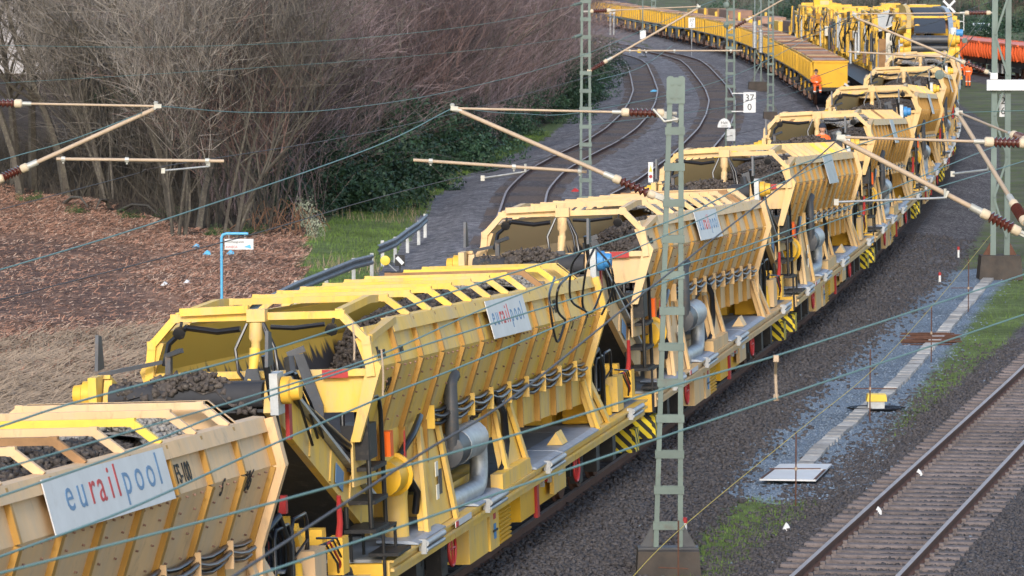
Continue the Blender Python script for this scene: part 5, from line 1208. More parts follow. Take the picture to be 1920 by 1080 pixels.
p = at(205, 165, 176); o = empty('ivy_clump', (p.x, p.y, p.z - .6)); o.scale = (.9, .8, .9); tag(o, 'green ivy clump high in a tree of the left wood', 'ivy'); link('foliage', BS, None, o)
for i, (px, py) in enumerate(((400, 440), (470, 436), (250, 415), (150, 400), (60, 380), (310, 405))):
    p = G(px, py, -.3); o = empty('undergrowth_plant', (p.x, p.y, gz(p.x, p.y) - .05), i); o.scale = (.45, .45, .35); tag(o, 'low green undergrowth plant at the foot of the wood', 'plant', 'low undergrowth plants'); link('foliage', BS, None, o)
# bramble arches by the pale bush
for i in range(26):
    p = G(rng.uniform(470, 575), rng.uniform(425, 440), -.3); a = rng.uniform(0, 6.28); L_ = rng.uniform(.5, 1.3); h = rng.uniform(.3, 1.1)
    o = MB().tube([(0, 0, -.05), (math.cos(a) * L_ * .4, math.sin(a) * L_ * .4, h), (math.cos(a) * L_ * .8, math.sin(a) * L_ * .8, h * .8), (math.cos(a) * L_ * 1.2, math.sin(a) * L_ * 1.2, h * .2)], .012, 4).build('bramble_cane', M['bramble']); o.location = (p.x, p.y, gz(p.x, p.y)); tag(o, 'arching reddish bramble cane beside the pale bush', 'bramble', 'bramble canes')
# fallen dark branches
for i, (a, c) in enumerate((((205, 388), (180, 392)), ((120, 382), (165, 388)), ((225, 395), (300, 405)))):
    A_, C_ = G(*a, -.2), G(*c, -.2); o = MB().tube([A_, A_.lerp(C_, .3) + Vector((0, .2, .25)), A_.lerp(C_, .7) + Vector((0, 0, .3)), C_], [.07, .06, .05, .02], 6).build('fallen_branch', M['bark'], None, 60); tag(o, 'dark fallen branch on the chips before the wood', 'branch', 'fallen branches')
# far hedge and trees at the top right
for i in range(46):
    x = rng.uniform(22, 62); y_ = rng.uniform(470, 640)
    if abs(x - tx('T1', y_)) < 8 or abs(x - tx('T5', y_)) < 6: continue
    kind, tw = rng.choice([('shrub', 'twig_red'), ('multi', 'twig_purple'), ('shrub', 'twig_grey')])
    place_tree(kind, tw, x, y_, rng.uniform(.9, 1.3), 'distant leafless tree beyond the orange wagons', 'bare_tree', 'tree', 'distant trees beyond the tracks')
for i in range(22):
    x = rng.uniform(24, 66); y_ = rng.uniform(440, 600)
    if abs(x - tx('T1', y_)) < 6: continue
    o = empty('distant_bush', (x, y_, gz(x, y_) - .1), i); o.scale = (1.5, 1.5, rng.uniform(.6, 1.1)); tag(o, 'distant green bush beyond the orange wagons', 'bush', 'distant bushes'); link('foliage', BV[i % 3], None, o)
for i in range(26):
    y_ = rng.uniform(400, 640); x = rng.uniform(-75, 6 - (y_ - 400) * .12)
    place_tree('multi', rng.choice(['twig_purple', 'twig_grey']), x, y_, rng.uniform(1.0, 1.3), 'distant bare tree behind the wood', 'bare_tree', 'tree', 'distant trees behind the wood')
# pale hall behind the left wood
hall = empty('pale_hall', (-37, 330, gz(-37, 330))); tag(hall, 'pale hall wall glimpsed through the branches at the top left', 'building')
MB().bx(-14, 11, 0, 18, -.5, 7.2).build('wall', M['wall_pale'], hall)
b = MB(); b.prism([(-14.6, 0, 7.2), (11.6, 0, 7.2), (11.6, 0, 7.5), (-14.6, 0, 7.5)], (0, -.6, 0), (0, 18.6, 0)); b.build('roof', M['roof_grey'], hall)
for k in range(6):
    wn = MB(); wn.bx(-12 + k * 3.8, -10.4 + k * 3.8, -.04, .0, 3.4, 4.8); wn = wn.build('window', M['white_paint'], hall); g_ = MB(); g_.bx(-11.9 + k * 3.8, -10.5 + k * 3.8, -.06, -.041, 3.5, 4.7); g_.build('pane', M['glass_dark'], wn)
# ------------------------------------------------------------------ crash barrier, signs, small trackside things
def guard(label, pts, posts):
    A_ = [G(a, b_, -.25) for a, b_ in pts]; g = empty('crash_barrier', (A_[0].x, A_[0].y, gz(A_[0].x, A_[0].y))); tag(g, label, 'guardrail', 'crash barriers by the verge')
    L0 = Vector(g.location); top = [Vector((p.x, p.y, gz(p.x, p.y) + .62)) - L0 for p in A_]
    prof = [(0, .15), (.05, .11), (.05, .06), (0, .02), (0, -.02), (.05, -.06), (.05, -.11), (0, -.15)]
    vs = []; fs = []
    for i, p in enumerate(top):
        d = (top[min(i + 1, len(top) - 1)] - top[max(i - 1, 0)]); n = Vector((d.y, -d.x, 0)).normalized()
        for a, z in prof: vs.append(p + n * a + Vector((0, 0, z)))
        for a, z in prof[::-1]: vs.append(p + n * (a - .012) + Vector((0, 0, z)))
    k = len(prof) * 2
    for i in range(len(top) - 1):
        for j in range(k): fs.append((i * k + j, i * k + (j + 1) % k, (i + 1) * k + (j + 1) % k, (i + 1) * k + j))
    b = MB(); b.add(vs, fs); b.build('beam', M['barrier'], g)
    for a, c in posts:
        p = G(a, c, -.3); z = gz(p.x, p.y); b = MB(); b.box(Vector((p.x, p.y + .06, z + .34)) - L0, (.10, .07, .86)); b.build('post', M['galvanised'], g)
guard('long dark steel crash barrier curving up from the second wagon roof', [(470, 620), (500, 600), (555, 573), (612, 546), (663, 527), (698, 514)], [(555, 574), (612, 548), (663, 529), (697, 516)])
guard('short dark steel crash barrier piece nearer the sidings', [(708, 498), (741, 484), (764, 466), (785, 450), (800, 437)], [(717, 492), (741, 486), (764, 468), (785, 452), (797, 440)])
p = G(416, 604, -.25); sg = empty('sign_post', (p.x, p.y, gz(p.x, p.y))); tag(sg, 'bright blue bent tube post with a small white sign on the clearing', 'sign')
H_ = at(416, 438, p.y).z - sg.location.z; S_ = FPX / p.y
MB().tube([(0, 0, -.2), (0, 0, H_ - .12), (.03, 0, H_ - .03), (.12, 0, H_), (50 / S_, 0, H_)], .035, 8).build('post', M['pole_blue'], sg, 60)
b = MB(); b.bx(6 / S_, 60 / S_, -.02, .0, H_ - 30 / S_, H_ - 10 / S_); pl = b.build('panel', M['sign_white'], sg)
text_obj('Anschlussgrenze', 5.2 / S_, M['ink_black'], sg, (7.5 / S_, -.022, H_ - 17 / S_), (1, 0, 0), (0, 0, 1)); text_obj('AWISCA', 6.0 / S_, M['ink_red'], sg, (7.5 / S_, -.022, H_ - 27 / S_), (1, 0, 0), (0, 0, 1))
MB().prism([(42 / S_, -.024, H_ - 25 / S_), (56 / S_, -.024, H_ - 28 / S_), (54 / S_, -.024, H_ - 20 / S_)], (0, 0, 0), (0, -.003, 0)).build('emblem', M['pole_blue'], sg)
for dx in (14, 44): MB().cyl((dx / S_, -.01, H_ - 10 / S_), (dx / S_, -.01, H_), .012, 6).build('hanger', M['galvanised'], sg)
def lantern(px, py, Y, label, disc=None, s=1.):
    p = Vector((at(px, py, Y).x, Y, 0)); z = gz(p.x, Y); o = empty('switch_lantern', (p.x, Y, z)); tag(o, label, 'switch signal', 'switch lanterns')
    MB().tube([(0, 0, -.05), (0, 0, .3 * s)], .03, 6).build('post', M['dark_steel'], o); MB().bx(-.14 * s, .14 * s, -.1 * s, .1 * s, .26 * s, .58 * s).build('lamp_box', M['black'], o)
    b = MB(); b.box((0, -.105 * s, .42 * s), (.10 * s, .012, .26 * s), Matrix.Rotation(-.75, 3, 'Y')); b.build('white_bar', M['white_paint'], o)
    MB().bx(-.45 * s, .1 * s, -.1, .1, -.02, .1).build('lever_box', M['black'], o); MB().tube([(-.1, 0, .1), (-.38 * s, -.02, .36 * s)], .018, 6).build('lever', M['galvanised'], o)
    MB().lathe((-.42 * s, -.05, .42 * s), (0, -1, 0), [(0, .13 * s), (.05, .14 * s), (.06, .12 * s)], 16).build('weight_disc', M['bright_yellow'], o, 40)
    return o
p = G(750, 511, -.3); lantern(750, 511, p.y, 'black switch lantern with white slanting bar and yellow disc by the barrier', s=1.0)
p = G(1210, 106, -.1); lantern(1210, 106, p.y, 'far switch lantern with yellow disc on the inner siding', s=1.2)
p = G(1126, 92, -.1); lantern(1126, 92, p.y, 'farthest switch lantern by the sidings', s=1.2)
def board(name, label, cat, px, py0, py1, pw, Y, foot_y, lines, post='galvanised', size=1.0, halfround=False, par=None):
    c = at(px, (py0 + py1) / 2, Y); s = FPX / Y; w_ = pw / s; h = (py1 - py0) / s
    if par is None:
        o = empty(name, (c.x, Y, gz(c.x, Y))); tag(o, label, cat); off = Vector(o.location)
        MB().tube([(0, .03, -.1), (0, .03, c.z - off.z)], .03, 6).build('post', M[post], o)
    else: o = par; off = Vector(par.location)
    cc = c - off
    if halfround: pts = [cc + Vector((w_ / 2 * math.cos(t), 0, -h / 2 + h * math.sin(t))) for t in np.linspace(0, math.pi, 15)]
    else: pts = [cc + Vector((sx_ * w_ / 2, 0, sz_ * h / 2)) for sx_, sz_ in ((-1, -1), (1, -1), (1, 1), (-1, 1))]
    b = MB(); b.prism(pts, (0, 0, 0), (0, .03, 0)); b.build('board', M['white_paint'], o)
    for t_, fs, dz in lines: text_obj(t_, fs / s, M['ink_black'], o, cc + Vector((0, -.006, dz / s)), (1, 0, 0), (0, 0, 1), align='CENTER')
    return o
board('x', '', '', 1405.5, 173, 211, 23, 199.6, 0, [('37', 17.5, 3), ('0', 17.5, -14.5)], par=m3)
for py in (175, 209):
    b = MB(); b.beam(local(m3, at(1372, py, 199.8)), local(m3, at(1396, py, 199.7)), .03, .04); b.build('sign_bracket', M['white_paint'], m3)
board('x', '', '', 1358, 222, 239, 25, 199.6, 0, [('Halt', 7.5, -2), ('Lokführer', 3.2, -6.5)], par=m3, halfround=True)
board('kilometre_board', 'white board reading 37 over 2 on a thin post by the box wagons', 'sign', 1297, 33, 52, 12, 390, 91, [('37', 8.5, 1.5), ('2', 8.5, -7)])
board('kilometre_board', 'small white square board on a tall far pole', 'sign', 1205.5, 57, 73, 11, 430, 84, [])
o = empty('pole', (at(1205, 70, 440).x, 440, gz(at(1205, 70, 440).x, 440))); tag(o, 'thin tall green pole above the far square board', 'pole'); MB().tube([(0, 0, 0), (0, 0, 7.5)], .07, 8).build('shaft', M['mast_green'], o)
for px, lab in ((1144.5, 'left'), (1151, 'right')):
    Y = 470; c = at(px, 50, Y); o = empty('marker_post', (c.x, Y, gz(c.x, Y))); tag(o, f'{lab} of two far pale marker posts beside the sidings', 'post'); MB().tube([(0, 0, 0), (0, 0, 2.2)], .1, 8).build('shaft', M['galvanised'], o); MB().bx(-.12, .12, -.12, .12, 2.1, 2.3).build('cap', M['white_paint'], o)
Y = G(1144, 134, -.3).y; c = at(1144.5, 100, Y); o = empty('thin_post', (c.x, Y, gz(c.x, Y))); tag(o, 'thin grey post beside the siding at the bush corner', 'post'); MB().tube([(0, 0, 0), (0, 0, 2.2)], .04, 6).build('shaft', M['galvanised'], o); MB().bx(-.06, .06, -.06, .06, 2.15, 2.3).build('cap', M['dark_steel'], o)
board('warning_board', 'narrow white warning board with yellow triangle beyond the third wagon', 'sign', 1220, 304, 342, 9, 160, 345, [])
wb0 = bpy.data.objects[[o.name for o in bpy.data.objects if o.name.startswith('warning_board')][0]]; c0 = at(1220, 323, 160) - Vector(wb0.location); s0 = FPX / 160
MB().prism([c0 + Vector((-3 / s0, -.008, 1 / s0)), c0 + Vector((3 / s0, -.008, 1 / s0)), c0 + Vector((0, -.008, 14 / s0))], (0, 0, 0), (0, -.004, 0)).build('triangle', M['bright_yellow'], wb0)
MB().lathe(c0 + Vector((0, -.006, -8 / s0)), (0, -1, 0), [(0, 3.2 / s0), (.006, 3.2 / s0)], 14).build('red_disc', M['red_paint'], wb0)
# number board on the portal mast
board('x', '', '', 1881, 177, 219, 14, 133.35, 0, [('2', 19, 3), ('6', 19, -16)], par=m7)
# X sign on green post beside the standing workers
Y = 305.; c = at(1779.5, 12, Y); o = empty('cross_sign', (at(1789, 100, Y).x, Y, gz(at(1789, 100, Y).x, Y))); tag(o, 'black signal board with a white diagonal cross on a green post', 'sign'); L0 = Vector(o.location)
MB().bx(-.07, .07, -.05, .05, 0, at(1789, 56, Y).z - L0.z).build('post', M['mast_green'], o); MB().bx(-.35, .45, -.1, .1, at(1789, 60, Y).z - L0.z, at(1789, 56, Y).z - L0.z).build('bracket', M['mast_green'], o)
b = MB(); b.box(c - L0, (.80, .04, .86)); b.build('board', M['black'], o)
for s in (-1, 1): b = MB(); b.box(c - L0 - Vector((0, .03 + .006 * s, 0)), (1.08, .01, .14), Matrix.Rotation(s * .80, 3, 'Y')); b.build('white_bar', M['white_paint'], o)
for a, e in (((1786, 25), (1786, 57)), ((1807, 25), (1807, 57)), ((1786, 57), (1807, 57)), ((1786, 40), (1807, 40))): b = MB(); b.beam(at(*a, Y) - L0, at(*e, Y) - L0, .05, .05); b.build('frame_bar', M['galvanised'], o)
b = MB(); b.beam(at(1784, 25, Y) - L0, at(1784, 60, Y) - L0, .08, .08); b.build('frame_bar', M['mast_green'], o)
# red-topped marker posts
for px, y0, y1, lab in ((1284, 965, 1004, 'red-topped white marker post at the foot of the near mast'), (1762, 507, 529, 'red-topped white marker post by the slope foot'), (1797, 459, 481, 'farther red-topped white marker post by the slope foot')):
    p = G(px, y1, BASE + .05); o = empty('marker_post', (p.x, p.y, gz(p.x, p.y) - .02)); tag(o, lab, 'marker post', 'red-topped marker posts'); hh = (y1 - y0) / (FPX / p.y)
    MB().tube([(0, 0, -.1), (0, 0, hh * .72)], .035, 10).build('shaft', M['white_paint'], o, 50); MB().lathe((0, 0, hh * .72), (0, 0, 1), [(0, .042), (hh * .24, .042), (hh * .28, .02)], 10).build('cap', M['red_paint'], o, 50)
# survey stakes with cross bars and a string line
tops = []
for i, (px, y0, y1, bar) in enumerate(((1492, 806, 950, None), (1631, 651, 790, (1600, 1681, 725)), (1746, 570, 680, (1721, 1776, 622)), (1815.5, 482, 584, (1783, 1824, 537)))):
    p = G(px, y1, BASE); o = empty('survey_stake', (p.x, p.y, gz(p.x, p.y) - .03)); tag(o, ['rusty survey stake in front of the white cover plate', 'rusty survey stake by the yellow box', 'rusty survey stake by the rod pile', 'farthest rusty survey stake before the portal mast'][i], 'stake', 'survey stakes'); s = FPX / p.y; hh = (y1 - y0) / s
    MB().tube([(0, 0, -.1), (0, 0, hh)], .014, 6).build('rod', M['rust'], o); zb_ = hh * (.48 if i else .55)
    if bar: a, c, by = bar; MB().tube([((a - px) / s, 0, (y1 - by) / s), ((c - px) / s, 0, (y1 - by) / s)], .011, 6).build('cross_bar', M['rust'], o); zb_ = (y1 - by) / s
    else: MB().tube([(-.45, 0, hh * .53), (.42, 0, hh * .53)], .011, 6).build('cross_bar', M['rust'], o); zb_ = hh * .53
    MB().cyl((0, 0, zb_ - .03), (0, 0, zb_ + .03), .025, 8).build('clamp', M['tube_beige'], o)
p = G(1275, 1065, -.1); o = empty('survey_stake', (at(1272, 1000, 69.6).x, 69.6, gz(1.9, 69.6))); tag(o, 'short rusty survey stake before the near mast foundation', 'stake', 'survey stakes'); MB().tube([(0, 0, -.1), (0, 0, at(1272, 976, 69.6).z - o.location.z)], .014, 6).build('rod', M['rust'], o); MB().tube([(-.3, 0, .02 + .25), (.15, 0, .25)], .011, 6).build('cross_bar', M['rust'], o)
wire('thin yellow string line stretched between the survey stakes', [at(1160, 1110, 66.5), at(1272, 995, 69.6), at(1492, 812, 78), at(1640, 690, 90), at(1760, 560, 108), at(1858, 440, 126)], .006, 'string', sp=True, cat='string', name='string_line', group=None)
# cable trough of concrete lids
tp = spline([G(a, b_, BASE + .02) for a, b_ in ((1512, 872), (1545, 835), (1600, 788), (1640, 755), (1690, 712), (1740, 655), (1790, 598), (1835, 545), (1874, 502))], 12)
tro = empty('cable_trough', (tp[0].x, tp[0].y, gz(tp[0].x, tp[0].y))); tag(tro, 'pale concrete cable trough running along the blue gravel path', 'cable trough')
lid = MB(); lid.prism([(-.225, 0, -.03), (.225, 0, -.03), (.225, 0, .035), (.205, 0, .05), (-.205, 0, .05), (-.225, 0, .035)], (0, -.15, 0), (0, .15, 0)); lid = lid.mesh('lid'); lid.materials.append(M['trough'])
acc = 0.; last = tp[0]; L0 = Vector(tro.location)
for a, c in zip(tp[:-1], tp[1:]):
    seg = (c - a).length; t = 0.
    while acc <= seg:
        p = a.lerp(c, acc / seg); d = (c - a).normalized(); o = link('lid', lid, None, tro); o.matrix_local = Matrix.Translation(Vector((p.x, p.y, gz(p.x, p.y) + .02 + rng.uniform(-.008, .008))) - L0) @ Matrix.Rotation(math.atan2(d.y, d.x) + rng.uniform(-.04, .04), 4, 'Z'); acc += .5
    acc -= seg
# white cover plate
cs = [G(a, b_, BASE + .08) for a, b_ in ((1424, 901), (1530, 902.5), (1560, 872.5), (1462, 872.5))]
pl = empty('cover_plate', cs[0]); tag(pl, 'white steel cover plate with rusty ends lying on the blue gravel', 'cover plate'); L0 = cs[0].copy()
b = MB(); b.prism([c - L0 for c in cs], (0, 0, 0), (0, 0, .03)); b.build('plate', M['sign_white'], pl)
for t0, t1, A0, A1, B0, B1 in ((0, 0, cs[0], cs[3], cs[1], cs[2]),):
    for u0, u1 in ((.0, .05), (.95, 1.)):
        b = MB(); q4 = [cs[0].lerp(cs[1], u0), cs[0].lerp(cs[1], u1), cs[0].lerp(cs[1], u1).lerp(cs[3].lerp(cs[2], u1), .62), cs[0].lerp(cs[1], u0).lerp(cs[3].lerp(cs[2], u0), .62)]; b.prism([c - L0 for c in q4], (0, 0, .031), (0, 0, .036)); b.build('rust_edge', M['rust'], pl)
b = MB(); m0 = cs[0].lerp(cs[3], .62) - L0; m1 = cs[1].lerp(cs[2], .62) - L0; b.beam(m0 + Vector((0, 0, .033)), m1 + Vector((0, 0, .033)), .03, .012); b.build('seam', M['galvanised'], pl)
# yellow box on a coil of cable
p = G(1642, 772, BASE); yb = empty('yellow_box', (p.x, p.y, gz(p.x, p.y))); tag(yb, 'small yellow lidded box on coiled black cable on the path', 'box')
b = MB(); b.bx(-.17, .17, -.14, .14, .04, .20); b.build('base', M['galvanised'], yb); b = MB(); b.prism([(-.20, 0, .20), (.22, 0, .20), (.20, 0, .34), (-.17, 0, .35)], (0, -.17, 0), (0, .17, 0)); b.build('lid', M['bright_yellow'], yb)
for k in range(4):
    o = MB().tube([(p.x + (.30 + .05 * k) * math.cos(t) * 1.3, p.y + (.28 + .03 * k) * math.sin(t) - .05, gz(p.x, p.y) + .02 + .015 * k) for t in np.linspace(0, 6.6 - .3 * k, 22)], .018, 5).build('cable_coil', M['black_gloss'], None, 60); tag(o, 'black cable coil round the yellow box', 'cable', 'cable coils')
o = MB().tube([G(1675, 775, BASE + .02), G(1700, 771, BASE + .04), G(1725, 774, BASE + .04), G(1750, 777, BASE + .02)], .018, 5).build('cable_end', M['black_gloss'], None, 60); tag(o, 'loose black cable end lying right of the yellow box', 'cable')
for k in range(18):
    y_ = 627 + 20 * (k % 6) / 6; a = G(1689 + rng.uniform(-4, 22), y_ + rng.uniform(0, 3), BASE + .04); c = G(1800 - rng.uniform(-4, 22), y_ + rng.uniform(0, 3), BASE + .04); dz = Vector((0, 0, .022 * (k // 6)))
    o = MB().tube([a + dz, c + dz], .016, 5).build('steel_rod', M['rust'], None, 60); tag(o, 'dark rusty steel rod in the pile across the path', 'rod', 'rods piled across the path')
# litter and chips of paper
for i, (px, py, m_, lab) in enumerate(((1646, 963, 'white_paint', 'crumpled white paper by the left rail'), (1722, 892, 'white_paint', 'white scrap beside the left rail further up'), (1474, 978, 'sign_white', 'pale scrap on the ballast edge'), (388, 472, 'pole_blue', 'blue scrap on the chips left of the sign'), (368, 458, 'pole_blue', 'small blue scrap on the chips'), (432, 472, 'pole_blue', 'blue scrap under the white sign'), (350, 531, 'sign_white', 'white scrap on the chips'), (308, 537, 'sign_white', 'pale scrap at the dark patch'), (1210, 213, 'sign_white', 'white scrap between the siding rails'), (1226, 173, 'pole_blue', 'blue scrap by the siding rail'), (1078, 360, 'red_paint', 'red marker by the outer siding'))):
    p = G(px, py, -.2); s = p.y / FPX * 7; z = gz(p.x, p.y); o = MB().add([(-s, -s, .03), (s, -.6 * s, .06), (.7 * s, s, .10), (-.8 * s, .8 * s, .05), (0, 0, .14), (-s, -s, 0), (s, -.6 * s, 0), (.7 * s, s, 0), (-.8 * s, .8 * s, 0)], [(0, 1, 4), (1, 2, 4), (2, 3, 4), (3, 0, 4), (0, 5, 6, 1), (1, 6, 7, 2), (2, 7, 8, 3), (3, 8, 5, 0)]).build('litter', M[m_]); o.location = (p.x, p.y, z); tag(o, lab, 'litter')
# low concrete blocks
p = G(1410, 150); 

# ------------------------------------------------------------------ loaded box wagons on the second track
def box_wagon():
    r = empty('box_wagon'); Wd = .95; L = 19.4; Y_ = M['wagon_yellow']
    b = MB(); b.bx(.3, L, -Wd, -Wd + .05, 1.34, 2.46); b.build('side_wall', M['ochre'], r); b = MB(); b.bx(.3, L, Wd - .05, Wd, 1.34, 2.46); b.build('side_wall', M['ochre'], r)  # darker ochre walls; the shadow between the ribs is put into the colour
    b = MB(); b.bx(.25, .3, -Wd, Wd, 1.06, 2.46); b.build('end_wall', Y_, r); b = MB(); b.bx(L, L + .05, -Wd, Wd, 1.06, 2.46); b.build('end_wall', Y_, r); b = MB(); b.bx(.2, .25, -Wd, Wd, 1.0, 1.12); b.bx(.2, .25, -Wd, Wd, 2.38, 2.48); b.build('end_rail', Y_, r)
    for s in (-1, 1): b = MB(); b.bx(.25, L, s * (Wd + .03) - .03, s * (Wd + .03) + .03, 2.39, 2.50); b.build('top_rail', Y_, r); b = MB(); b.bx(.25, L, s * (Wd + .05) - .05, s * (Wd + .05) + .05, 1.26, 1.36); b.build('side_sill', M['load_grey'], r)
    rb = MB(); rb.bx(-.42, .42, Wd, Wd + .16, 1.36, 2.39); rb = rb.mesh('rib'); rb.materials.append(Y_)
    for k in range(9): o = link('rib', rb, None, r); o.location = (1.3 + k * 2.1, 0, 0)
    for k in range(20):
        b = MB(); b.bx(.35 + k * .95, 1.25 + k * .95 - (.1 if k % 4 else .0), -Wd + .06, Wd - .06, 2.05, 2.46 + .10 * ((k * 7) % 3) / 2); b.build('load_layer', M[('load_brown', 'load_rust', 'load_grey', 'load_brown', 'load_tan', 'load_brown', 'load_rust')[k % 7]], r)
    b = MB(); b.bx(.4, L - .1, -.5, .5, .75, 1.30); b.build('frame_beam', M['black'], r)
    for k, xc in enumerate((6.5, 12.8)):
        b = MB(); b.prism([(xc - 1.6, 0, 1.25), (xc + 1.6, 0, 1.25), (xc + 1.2, 0, .4), (xc + .6, 0, .28), (xc - .6, 0, .28), (xc - 1.2, 0, .4)], (0, Wd - .35, 0), (0, Wd + .02, 0)); b.build('chute', M['dark_steel'], r)
    for xc in (2.6, 9.7, 16.8):
        for s in (-1, 1):
            b = MB(); b.prism([(xc - 1.3, s * .95, .7), (xc + 1.3, s * .95, .7), (xc + 1.3, s * .95, .4), (xc - 1.3, s * .95, .4)], (0, 0, 0), (0, .1, 0)); b.build('bogie_frame', M['black'], r)
            for e in (-.9, .9): MB().lathe((xc + e, s * .70, .42), (0, s, 0), [(0, .45), (.12, .44), (.13, .2)], 14).build('wheel', M['rust'], r, 30); b = MB(); b.box((xc + e, s * 1.0, .45), (.3, .2, .3)); b.build('axle_box', M['load_brown'], r)
    for k in range(3): b = MB(); b.box((4.6 + k * 5.5, Wd + .06, .78), (.16, .1, .62)); b.build('yellow_lever', Y_, r)
    for xe, sg in ((.25, -1), (L + .05, 1)):
        b = MB(); b.bx(xe - .05, xe + .05, -1.3, 1.3, .8, 1.02); b.build('buffer_beam', M['black'], r)
        for s in (-.875, .875): MB().lathe((xe, s, .98), (sg, 0, 0), [(0, .12), (.3, .12), (.31, .09), (.5, .09), (.51, .24), (.57, .24), (.575, .2)], 16).build('buffer', M['black'], r, 40)
    return r
bw = box_wagon(); y = 262.; BWL = ['nearest yellow box wagon with open brown load and the worker on its buffer'] + [None] * 13
for k in range(13):
    o = bw if k == 0 else copy_tree(bw); y1 = along('T2', y, 20.); a = Vector((tx('T2', y), y, -.03)); e = Vector((tx('T2', y1), y1, -.03)); o.location = a; o.rotation_euler = (0, 0, math.atan2((e - a).y, (e - a).x))
    tag(o, 'nearest yellow box wagon with open brown load and the worker on its buffer' if k == 0 else ('second yellow box wagon of the loaded train on the bend' if k == 1 else f'{ORD[k]} yellow box wagon from the seated worker along the far bend'), 'rail wagon', 'yellow box wagons'); y = y1
b = MB(); pa = Vector((tx('T2', 262) + .75, 261.6, 1.2)); b.beam((0, 0, 0), (.75, -.4, -.55), .08, .1); b.box((.78, -.42, -.6), (.14, .1, .14)); o = b.build('drawbar', M['white_paint']); o.location = pa; tag(o, 'white drawbar at the end of the nearest box wagon', 'drawbar')

# ------------------------------------------------------------------ orange wagons on the far right track
def orange_wagon():
    r = empty('orange_wagon'); L = 12.5; O = M['orange_paint']
    b = MB(); b.prism([(0, -1.3, 2.25), (0, 1.3, 2.25), (0, 1.38, 1.7), (0, 1.2, 1.2), (0, -1.2, 1.2), (0, -1.38, 1.7)], (.3, 0, 0), (L - .1, 0, 0)); b.build('body', O, r)
    b = MB(); b.bx(.25, L - .05, 1.28, 1.40, 2.16, 2.30); b.build('top_rail', O, r); b = MB(); b.bx(.25, L - .05, -1.40, -1.28, 2.16, 2.30); b.build('top_rail', O, r)
    rb = MB(); rb.prism([(-.05, 1.30, 2.16), (-.05, 1.44, 2.16), (-.05, 1.52, 1.7), (-.05, 1.34, 1.14), (-.05, 1.2, 1.2), (-.05, 1.38, 1.7)], (0, 0, 0), (.1, 0, 0)); rb = rb.mesh('rib'); rb.materials.append(O)
    for k in range(13): o = link('rib', rb, None, r); o.location = (.6 + k * .93, 0, 0)
    b = MB(); b.bx(.3, L, -.9, .9, .72, 1.18); b.build('frame_beam', M['black'], r)
    for xc in (2.2, L - 2.2):
        b = MB(); b.bx(xc - 1.3, xc + 1.3, .9, 1.05, .4, .7); b.build('bogie_frame', M['black'], r)
        for e in (-.9, .9): MB().lathe((xc + e, .70, .42), (0, 1, 0), [(0, .45), (.12, .44), (.13, .2)], 14).build('wheel', M['rust'], r, 30)
    for k in range(6): b = MB(); b.bx(3.9 + k * .8, 4.1 + k * .8, 1.0, 1.15, .25, .9); b.build('lever', M['galvanised'] if k % 2 else M['black'], r)
    return r
PATHS['T5'] = _path([(200, 44.), (300, 38.4), (330, 35.8), (345, 34.3), (362, 32.7), (400, 28.6), (450, 22.5), (560, 5.)]) if False else PATHS['T5']
ow = orange_wagon(); y = 296.
for k in range(6):
    o = ow if k == 0 else copy_tree(ow); y1 = along('T5', y, 12.9); a = Vector((tx('T5', y), y, 0)); e = Vector((tx('T5', y1), y1, 0)); o.location = a; o.rotation_euler = (0, 0, math.atan2((e - a).y, (e - a).x))
    tag(o, 'orange ribbed hopper wagon at the right edge' if k == 0 else f'{ORD[k]} orange ribbed hopper wagon from the right edge', 'rail wagon', 'orange hopper wagons'); y = y1

# ------------------------------------------------------------------ the cleaning machine at the end of the hopper train

mc = empty('cleaning_machine', (tx('T1', MACH_Y), MACH_Y, 0)); tag(mc, 'long yellow ballast cleaning machine with arched conveyor and rollers behind the last hopper wagon', 'rail machine')
L0 = Vector(mc.location); YM = M['machine_yellow']
def T(y_, v, z):      # point on the machine: distance along the track, lateral (right positive), height
    d = tdir('T1', y_); n = Vector((d.y, -d.x, 0)); return Vector((tx('T1', y_), y_, z)) + n * v - L0
def mbox(name, m_, y0, y1, v0, v1, z0, z1):
    b = MB(); c = [T(y0, v0, z0), T(y0, v1, z0), T(y1, v1, z0), T(y1, v0, z0)]; b.prism(c, (0, 0, 0), (0, 0, z1 - z0)); return b.build(name, M[m_] if isinstance(m_, str) else m_, mc)
y0 = MACH_Y + 1.5
mbox('platform', 'black', y0, y0 + 150, -1.2, 1.2, .8, 1.15)
# twin rollers with bearing housings
for k, (dy, z) in enumerate(((.0, 4.5), (.3, 4.1), (.6, 3.78))):
    MB().cyl(T(y0 + dy, -.85, z), T(y0 + dy, .85, z), .20, 16).build('roller', M['dark_steel'], mc, 40)
for s in (-1, 1):
    for k, (dy, z) in enumerate(((0, 4.5), (.3, 4.0))):
        MB().lathe(T(y0 + dy, s * .9, z), (T(y0, s, 0) - T(y0, 0, 0)), [(0, .28), (.12, .32), (.3, .32), (.34, .2), (.5, .2), (.52, .1)], 14).build('bearing_housing', YM, mc, 40)
    mbox('post', YM, y0, y0 + .5, s * 1.0 - .12, s * 1.0 + .12, 1.15, 4.4)
MB().lathe(T(y0 - .1, 1.1, 4.75), (0, 0, 1), [(0, .13), (.3, .16), (.34, .05)], 12).build('white_drum', M['white_paint'], mc, 40)
MB().lathe(T(y0 + 1, 1.2, 4.8), (1, 0, 0), [(0, .18), (.35, .18), (.36, .05)], 12).build('blue_motor', M['blue_paint'], mc, 40)
